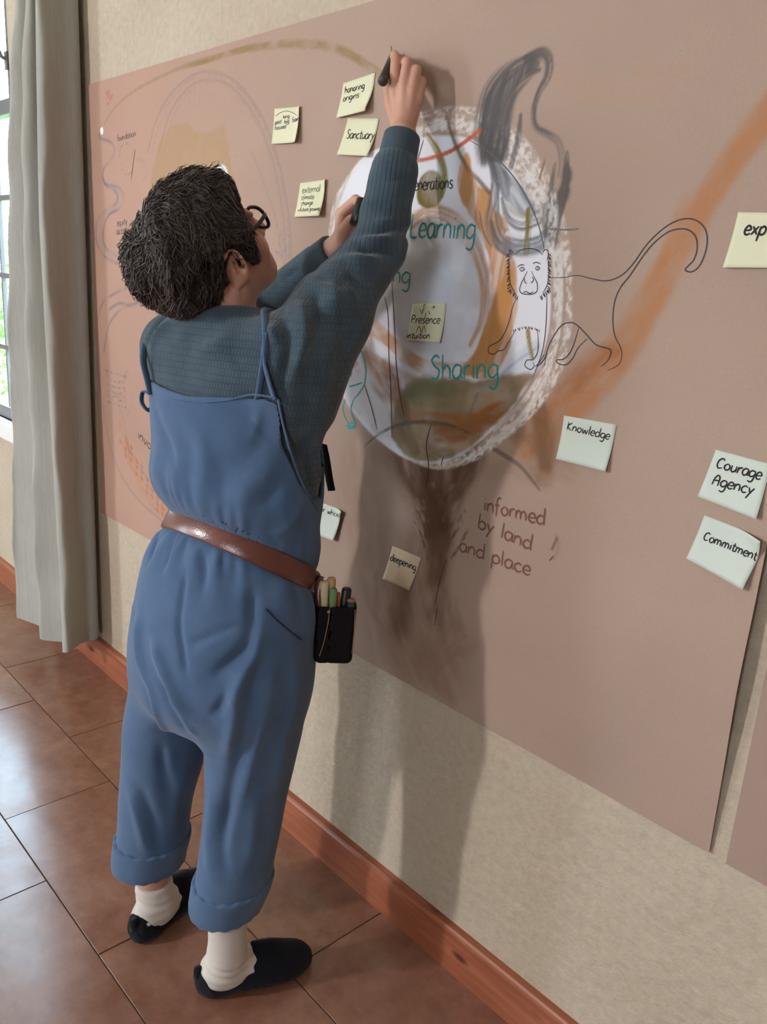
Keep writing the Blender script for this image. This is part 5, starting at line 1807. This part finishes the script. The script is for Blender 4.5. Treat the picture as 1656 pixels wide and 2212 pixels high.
# rolled cuffs: thick turned bands at the trouser ends
for st, zc, hh, tilt in ((LEGR, 0.245, 0.034, 0.10), (LEGL, 0.212, 0.036, 0.05)):
    def fn(p):
        o = [np.interp(p[:, 2], st[:, 0], st[:, i]) for i in range(1, 6)]
        dx, dy = p[:, 0] - o[0], p[:, 1] - o[1]
        al = np.radians(o[4])
        u = dx * np.cos(al) - dy * np.sin(al); w = dx * np.sin(al) + dy * np.cos(al)
        a, b = o[2] + 0.001, o[3] + 0.001
        k0 = np.sqrt((u / a) ** 2 + (w / b) ** 2); k1 = np.sqrt((u / a ** 2) ** 2 + (w / b ** 2) ** 2)
        d = k0 * (k0 - 1) / np.maximum(k1, 1e-9)
        zz = p[:, 2] - zc - tilt * (dy)
        band = np.maximum(np.abs(d) - 0.0030 - 0.003 * np.clip(0.5 - np.abs(zz / hh), 0, 1), np.abs(zz) - hh)
        return smax(np.abs(d) - 0.0062, np.abs(zz + 0.0015 * np.sin(18 * np.arctan2(dy, dx))) - hh, 0.006)
    c = st[0]
    V, Fc = nets(fn, (c[1] - 0.11, c[2] - 0.12, zc - 0.07), (c[1] + 0.11, c[2] + 0.12, zc + 0.07), 0.0030, 1)
    fast_obj('trouser_cuff', V, Fc, M_DENIM, OVER)

# ------------------------------------------------------------------ straps of the overalls
torso_out = lambda p: column(p, TORSO, 0.004)
sweat = sd_sweater


def strap(px_pts, r=0.0055, flat=0.35, lift=0.004, parent=None, fn=None, name='strap', extra3d=()):
    P = [hit(x, y, fn or sweat, lift) for x, y in px_pts] + [np.array(e) for e in extra3d]
    P = crom(P, 6)
    m = MB()
    m.tube(P, r, 8, flat=flat)
    return m.build(name, M_DENIM, parent or OVER, True)


strap([(556, 862), (566, 800), (573, 745), (572, 700), (570, 672)], 0.0058, 0.45, extra3d=[(-1.245, -0.330, 1.415), (-1.235, -0.290, 1.395)])
strap([(592, 862), (578, 815), (568, 770), (574, 720)], 0.0060, 0.5)
strap([(326, 852), (317, 815), (309, 775)], 0.0075, 0.5, lift=0.010, extra3d=[at(316, 730, -0.455), at(338, 700, -0.43), (-1.42, -0.36, 1.385)])
# small strap loop sticking out at the left corner of the bib
m = MB()
m.tube(crom([at(324, 850, -0.47), at(309, 846, -0.475), at(306, 868, -0.478), at(316, 884, -0.475), at(325, 886, -0.465)], 5), 0.006, 8, flat=0.4)
m.build('strap_loop', M_DENIM, OVER, True)
# stitched top edge of the bib with buttonhole gathers
P = crom([hit(x, y, lambda p: under_bib(p) - 0.006) for x, y in ((324, 846), (370, 858), (430, 866), (490, 862), (545, 850), (598, 858))], 6)
m = MB(); m.tube([p + np.array([0, 0, -0.002]) for p in P], 0.0032, 6, flat=0.6); m.build('bib_hem', M_DENIM, OVER, True)
P = crom([hit(x, y, lambda p: under_bib(p) - 0.006) for x, y in ((600, 862), (612, 920), (630, 985), (655, 1050), (685, 1098))], 6)
m = MB(); m.tube(P, 0.0028, 6, flat=0.6); m.build('bib_hem', M_DENIM, OVER, True)
# slanted hip pocket slit
P = crom([hit(x, y, sd_over, 0.001) for x, y in ((574, 1316), (598, 1340), (622, 1360), (650, 1382))], 6)
m = MB(); m.tube(P, 0.0022, 6, flat=0.6); M_SEAM = NT('dark_seam', 0.9, (0.018, 0.028, 0.045, 1)).m; m.build('pocket_slit', M_SEAM, OVER, True)
# black ribbon end hanging in front of the belly
m = MB()
m.tube(crom([at(700, 960, -0.22), at(707, 1010, -0.21), at(712, 1040, -0.205), at(716, 1060, -0.203)], 4), [0.010, 0.011, 0.013, 0.014] + [0.014] * 9, 8, flat=0.2)
M_BLACK = NT('black_ribbon', 0.7, (0.008, 0.008, 0.010, 1)).m
m.build('ribbon_end', M_BLACK, OVER, True)

# ------------------------------------------------------------------ belt
def mat_leather(name, c0, c1, rough=0.3):
    t = NT(name, rough, spec=0.6)
    t.base(t.ramp(t.noise(18, 5, 0.6), [(0.3, c0), (0.7, c1)]))
    v = t.n('TexVoronoi'); v.inputs['Scale'].default_value = 320; t.l(t.coord((1, 1, 1)), v.inputs['Vector'])
    b = t.bump(v.outputs['Distance'], 0.25, 0.0008)
    t.bump(t.noise(60, 4, 0.6), 0.25, 0.002, b)
    t.b.inputs['Coat Weight'].default_value = 0.3
    t.b.inputs['Coat Roughness'].default_value = 0.25
    return t.m


M_BELT = mat_leather('reddish_brown_leather', (0.095, 0.022, 0.014), (0.16, 0.040, 0.026))
M_POUCH = NT('black_leather', 0.7, (0.006, 0.006, 0.008, 1), spec=0.15).m
ctr = np.array([-1.287, -0.362, 0.0])
ctr[2] = BO[2] - ((ctr[:2] - BO[:2]) @ BN[:2]) / BN[2]
e1 = np.cross(BN, [0, 1, 0]); e1 /= np.linalg.norm(e1); e2 = np.cross(BN, e1)
ring = []
NB = 140
for i in range(NB):
    a = 2 * math.pi * i / NB
    dr = e1 * math.cos(a) + e2 * math.sin(a)
    r = 0.30
    for _ in range(40):
        v = float(sd_over((ctr + dr * r)[None])[0])
        if v < 0.0005: break
        r -= max(v * 0.7, 0.0004)
    ring.append((dr, r + 0.0105))
rr = np.array([q[1] for q in ring])
for _ in range(6): rr = (np.roll(rr, 1) + rr + np.roll(rr, -1)) / 3
v = []; f = []
prof = [(-0.0200, -0.004), (-0.0200, 0.0020), (-0.0180, 0.0034), (0.0, 0.0040), (0.0180, 0.0034), (0.0200, 0.0020), (0.0200, -0.004)]
npf = len(prof)
for i in range(NB):
    dr = ring[i][0]
    for w_, t_ in prof:
        v.append(ctr + dr * (rr[i] + t_) + BN * w_)
for i in range(NB):
    for k in range(npf):
        a, b = i * npf + k, i * npf + (k + 1) % npf
        c, d = ((i + 1) % NB) * npf + (k + 1) % npf, ((i + 1) % NB) * npf + k
        f.append((a, b, c, d))
belt = mesh_obj('belt', v, f, M_BELT, PERSON, True)

# ------------------------------------------------------------------ pouch on the belt with pens in it
pc = at(722, 1358, -0.262)
wx = np.array([0.60, 0.80, 0.0]); wx /= np.linalg.norm(wx)
wy = np.array([-wx[1], wx[0], 0.0])
wz = np.array([0.0, 0, 1.0])


def pw(a, b, c): return pc + wx * a + wy * b + wz * c


def sd_pouch(p):
    q = p - pc
    x, y, z = q @ wx, q @ wy, q @ wz
    t = np.clip((z + 0.062) / 0.124, 0, 1)
    hx = 0.037 + 0.003 * t; hy = 0.015 + 0.006 * t
    dx, dy, dz = np.abs(x) - hx + 0.012, np.abs(y) - hy + 0.012, np.abs(z + 0.004) - 0.066 + 0.012
    d = np.sqrt(np.maximum(dx, 0) ** 2 + np.maximum(dy, 0) ** 2 + np.maximum(dz, 0) ** 2) + np.minimum(np.maximum(np.maximum(dx, dy), dz), 0) - 0.012
    d = smax(d, z - 0.052, 0.002)
    ix, iy = np.abs(x) - hx + 0.004, np.abs(y) - hy + 0.004
    inner = np.maximum(np.maximum(ix, iy), -(z + 0.035))
    d = np.maximum(d, -inner)
    d = d + 0.0012 * np.exp(-((np.abs(x + 0.010)) / 0.003) ** 2)
    return d


POUCH = empty('pen_pouch', tuple(pc - wz * 0.06))
tag(POUCH, 'black leather pen pouch full of markers hanging from the brown belt at the right hip', 'pouch')
bpy.context.view_layer.update()
V, Fc = nets(sd_pouch, pc - 0.10, pc + 0.10, 0.0026, 1)
fast_obj('pouch_body', V, Fc, M_POUCH, POUCH)
M_THREAD = NT('tan_thread', 0.8, (0.30, 0.15, 0.08, 1)).m
m = MB(); m.tube(crom([pw(-0.012, -0.0225, 0.050), pw(-0.014, -0.022, 0.02), pw(-0.020, -0.020, -0.02), pw(-0.027, -0.017, -0.05)], 5), 0.0011, 6); m.build('piping', M_THREAD, POUCH, True)
m = MB(); m.tube([pw(0.036, -0.018, 0.048), pw(0.037, -0.016, 0.0), pw(0.035, -0.014, -0.045)], 0.0010, 6); m.build('piping', M_THREAD, POUCH, True)
m = MB(); m.tube(crom([pw(-0.030, 0.004, 0.105), pw(-0.036, -0.004, 0.085), pw(-0.036, -0.010, 0.060), pw(-0.034, -0.012, 0.040)], 5), 0.0075, 8, flat=0.3); m.build('belt_loop', M_BELT, POUCH, True)
m = MB(); m.tube([pw(-0.014, -0.022, 0.044), pw(-0.014, -0.0245, 0.044)], 0.0032, 10); m.build('rivet', NT('brass_rivet', 0.35, (0.45, 0.30, 0.14, 1), 1.0).m, POUCH, True)


def marker(name, label, cat, a, b, r, col, capcol=None, capf=0.35, rough=0.4, group=None):
    """a = lower / tip end, b = visible end"""
    a = np.array(a); b = np.array(b)
    root = empty(name, tuple(a)); tag(root, label, cat, group)
    bpy.context.view_layer.update()
    M_ = NT(name + '_barrel', rough, (*col, 1)).m
    m = MB()
    k = b * capf + a * (1 - capf) if capcol is not None else None
    if capcol is None:
        m.tube([a, a + (b - a) * 0.02, b - (b - a) * 0.03, b], [r * 0.75, r, r, r * 0.82], 14)
        m.build('barrel', M_, root, True)
    else:
        c = a + (b - a) * (1 - capf)
        m.tube([a, a + (b - a) * 0.02, c], [r * 0.75, r * 0.92, r * 0.92], 14); m.build('barrel', M_, root, True)
        m = MB(); m.tube([c, c + (b - c) * 0.04, b - (b - a) * 0.02, b], [r, r * 1.06, r * 1.06, r * 0.85], 14)
        m.build('pen_cap', NT(name + '_cap', rough, (*capcol, 1)).m, root, True)
    return root


G = 'drawing pens standing in the belt pouch'
marker('marker_pen', 'cream marker pen leaning left in the belt pouch, widest of the pens', 'marker', pw(-0.022, 0.000, -0.03), pw(-0.024, -0.004, 0.098), 0.0095, (0.62, 0.50, 0.33), group=G)
marker('marker_pen', 'tan wooden marker pen behind the green one in the belt pouch', 'marker', pw(-0.010, 0.006, -0.03), pw(-0.010, 0.004, 0.102), 0.0085, (0.50, 0.33, 0.17), group=G)
marker('marker_pen', 'green capped marker pen at the left front of the belt pouch', 'marker', pw(-0.006, -0.008, -0.03), pw(-0.006, -0.010, 0.086), 0.0068, (0.10, 0.20, 0.09), (0.15, 0.28, 0.13), group=G)
marker('marker_pen', 'thin orange-red pen beside the green marker in the belt pouch', 'marker', pw(0.006, -0.002, -0.03), pw(0.004, -0.004, 0.076), 0.0042, (0.45, 0.09, 0.04), group=G)
marker('marker_pen', 'thick black marker pen leaning right in the belt pouch', 'marker', pw(0.012, 0.002, -0.03), pw(0.020, 0.004, 0.082), 0.0095, (0.010, 0.010, 0.012), group=G)
marker('marker_pen', 'dark green pen with a pinkish end, rightmost in the belt pouch', 'marker', pw(0.028, -0.004, -0.03), pw(0.029, -0.004, 0.064), 0.0080, (0.04, 0.07, 0.055), (0.32, 0.14, 0.11), 0.05, group=G)
# marker in the writing hand
marker('marker_pen', 'brown-black marker pen held against the paper by the raised hand', 'marker', at(851, 119, -0.018), at(826, 176, -0.118), 0.0092, (0.035, 0.022, 0.018), (0.060, 0.045, 0.040), 0.03)
m = MB(); a_, b_ = at(850, 116, -0.0075), at(851, 119, -0.018); m.tube([a_, b_], [0.0014, 0.005], 10)
nib = m.build('nib', M_BLACK, None, True); nib.parent = bpy.data.objects[[o.name for o in COL.objects if o.name.startswith('marker_pen')][-1]]
mw = world_loc(nib.parent)
for v_ in nib.data.vertices: v_.co = v_.co - mw
marker('marker_pen', 'black marker pen gripped in the lower fist in front of the white egg shape', 'marker', at(767, 486, -0.192), at(784, 432, -0.172), 0.0120, (0.006, 0.006, 0.008))

# ------------------------------------------------------------------ glasses
GL = empty('glasses', tuple(hw(0, 0.10, 0.004)))
GL.location = Vector(tuple(hw(0, 0.10, 0.004))) - Vector(PERSON.location); GL.parent = PERSON
bpy.context.view_layer.update()
M_FRAME = NT('black_acetate', 0.25, (0.010, 0.009, 0.009, 1)).m


def gbuild(mb, name, mat):
    return mb.build(name, mat, GL, True)


for s in (-1, 1):
    ringp = []
    for k in range(25):
        a = 2 * math.pi * k / 24
        ca, sa = math.cos(a), math.sin(a)
        x = 0.033 + 0.0245 * math.copysign(abs(ca) ** 0.75, ca); z = 0.004 + 0.0205 * math.copysign(abs(sa) ** 0.8, sa)
        ringp.append(hw(s * x, 0.106 - 0.10 * (x - 0.01) ** 1.0 * 0.35 , z))
    m = MB(); m.tube(ringp, 0.0033, 8, cap=False, flat=1.0); gbuild(m, 'rim', M_FRAME)
    m = MB(); m.add([p for p in ringp[:-1]], [tuple(range(24))]); gbuild(m, 'lens', M_GLASS)
    m = MB()
    m.tube(crom([hw(s * 0.057, 0.105, 0.012), hw(s * 0.069, 0.095, 0.013), hw(s * 0.079, 0.060, 0.012), hw(s * 0.083, 0.015, 0.012), hw(s * 0.084, -0.015, 0.010), hw(s * 0.080, -0.040, -0.012)], 5), 0.0038, 8, flat=0.6)
    gbuild(m, 'temple', M_FRAME)
m = MB(); m.tube(crom([hw(-0.010, 0.106, 0.008), hw(0, 0.110, 0.011), hw(0.010, 0.106, 0.008)], 4), 0.0022, 8); gbuild(m, 'bridge', M_FRAME)


# ------------------------------------------------------------------ hair
def sd_hair(p):
    q = hl(p)
    d = ell(q, (0, -0.020, 0.030), (0.087, 0.106, 0.090))
    d = smin(d, ell(q, (0.0, -0.082, 0.014), (0.073, 0.054, 0.074)), 0.03)
    d = smin(d, ell(q, (0.0, 0.030, 0.082), (0.066, 0.052, 0.036)), 0.025)
    d = smin(d, ell(q, (0.0, -0.062, -0.060), (0.060, 0.042, 0.055)), 0.025)
    face = np.maximum(0.058 + 0.30 * q[:, 2] - q[:, 1], q[:, 2] - 0.078)
    d = smax(d, -face, 0.008)
    for s in (-1, 1):
        x = q[:, 0] * s
        side = ell(q, (s * 0.085, 0.045, -0.040), (0.040, 0.050, 0.036))
        d = smax(d, -side, 0.006)
        ear = ell(q, (s * 0.092, -0.014, -0.018), (0.032, 0.029, 0.044))
        d = smax(d, -ear, 0.005)
        burn = smax(cap(q, (s * 0.074, 0.030, 0.030), (s * 0.0700, 0.034, -0.030), 0.015, 0.0065), -ell(q, (0, 0.02, -0.02), (0.062, 0.08, 0.09)), 0.004)
        d = smin(d, burn, 0.01)
        under = ell(q, (s * 0.075, 0.0, -0.085), (0.045, 0.040, 0.040))
        d = smax(d, -under, 0.010)
    n = fbm(q[:, 0] * 34 + q[:, 2] * 22 + 50, q[:, 1] * 34 - q[:, 2] * 26 + 50, 31, 3) - 0.45
    top = np.clip((q[:, 2] + 0.06) / 0.09, 0.15, 1)
    return d - n * 0.030 * top


def mat_hair():
    t = NT('dark_brown_hair', 0.42, spec=0.5)
    at_ = t.n('Attribute'); at_.attribute_name = 'tint'
    t.base(t.mix(at_.outputs['Fac'], (0.016, 0.011, 0.010, 1), (0.13, 0.092, 0.076, 1)))
    return t.m


M_HAIR = mat_hair()
V, Fc = nets(sd_hair, HC - 0.20, HC + 0.20, 0.0034, 1)
HAIR = fast_obj('hair', V, Fc, M_HAIR, PERSON)
rs = np.random.RandomState(3)
NS = 15000
root = V[rs.randint(0, len(V), NS)] + rs.randn(NS, 3) * 0.001
ql = hl(root)
crown = np.array([0.0, -0.075, 0.095])
dirl = ql - crown + rs.randn(NS, 3) * 0.010
# swirl around the crown; fringe falls forward, nape combs down
sw = np.cross(dirl, np.array([0, -0.5, 0.85]))
dirl = dirl + 0.9 * sw
dl = dirl @ HM.T
P = root.copy()
SEG = 7
curl = fbm(ql[:, 0] * 42 + ql[:, 2] * 30 + 9, ql[:, 1] * 42 - ql[:, 2] * 25 + 9, 12, 2) * 22 + rs.randn(NS) * 0.35; cf = 0.55 + rs.rand(NS) * 0.25
long_ = np.clip((ql[:, 2] + 0.07) / 0.10, 0.18, 1.0)
step = (0.0050 + 0.0036 * rs.rand(NS)) * long_
lift = (0.25 * rs.rand(NS) + rs.rand(NS) ** 4 + np.clip(fbm(ql[:, 0] * 70 + 5, ql[:, 1] * 70 + ql[:, 2] * 60, 14, 2) - 0.5, 0, 1) * 1.6) * 0.011 * long_
pts = [P.copy()]
for k in range(SEG):
    g_ = grad(sd_hair, P, 0.004)
    t_ = dl - (dl * g_).sum(1)[:, None] * g_
    t_ /= np.linalg.norm(t_, axis=1)[:, None] + 1e-9
    b_ = np.cross(g_, t_)
    P = P + (t_ + b_ * (0.75 * np.sin(curl + cf * k))[:, None]) * step[:, None]
    d_ = sd_hair(P)
    tgt = 0.0008 + lift * (k + 1) / SEG
    P = P - g_ * (np.clip(d_ - tgt, -0.006, 0.006))[:, None]
    pts.append(P.copy())
pts = np.array(pts)
# keep strands off the face and ear
qe = hl(pts[-1])
ok = ~((qe[:, 1] > 0.052 + 0.3 * qe[:, 2]) & (qe[:, 2] < 0.07)) & ~((np.abs(qe[:, 0]) > 0.06) & (np.hypot((qe[:, 1] + 0.013) * 1.35, qe[:, 2] + 0.016) < 0.041))
pts = pts[:, ok]
n_ = pts.shape[1]
wd = 0.00062 + 0.0006 * rs.rand(n_)
VV = []
for k in range(SEG + 1):
    t_ = pts[min(k + 1, SEG)] - pts[max(k - 1, 0)]
    t_ /= np.linalg.norm(t_, axis=1)[:, None] + 1e-9
    a_ = np.cross(t_, np.array([0.3, 0.5, 0.8])); a_ /= np.linalg.norm(a_, axis=1)[:, None] + 1e-9
    b_ = np.cross(t_, a_)
    r_k = (wd * (1.0 if k < SEG - 1 else (0.7 if k < SEG else 0.15)))[:, None]
    for j in range(3):
        an = 2 * math.pi * j / 3
        VV.append(pts[k] + (a_ * math.cos(an) + b_ * math.sin(an)) * r_k)
VV = np.array(VV)                      # (SEG+1)*3, n, 3
idx = lambda k, j: (k * 3 + j) * n_ + np.arange(n_)
FF = np.concatenate([np.stack([idx(k, j), idx(k, (j + 1) % 3), idx(k + 1, (j + 1) % 3), idx(k + 1, j)], 1) for k in range(SEG) for j in range(3)])
strands = fast_obj('strands', VV.reshape(-1, 3), FF, M_HAIR, HAIR)
strands['kind'] = 'stuff'
tint = np.tile(rs.rand(n_) ** 1.5, (SEG + 1) * 3)
a_t = strands.data.attributes.new('tint', 'FLOAT', 'POINT')
if len(a_t.data) == len(tint): a_t.data.foreach_set('value', tint.astype(np.float32))
print('TIME end', _t.time() - _t0)
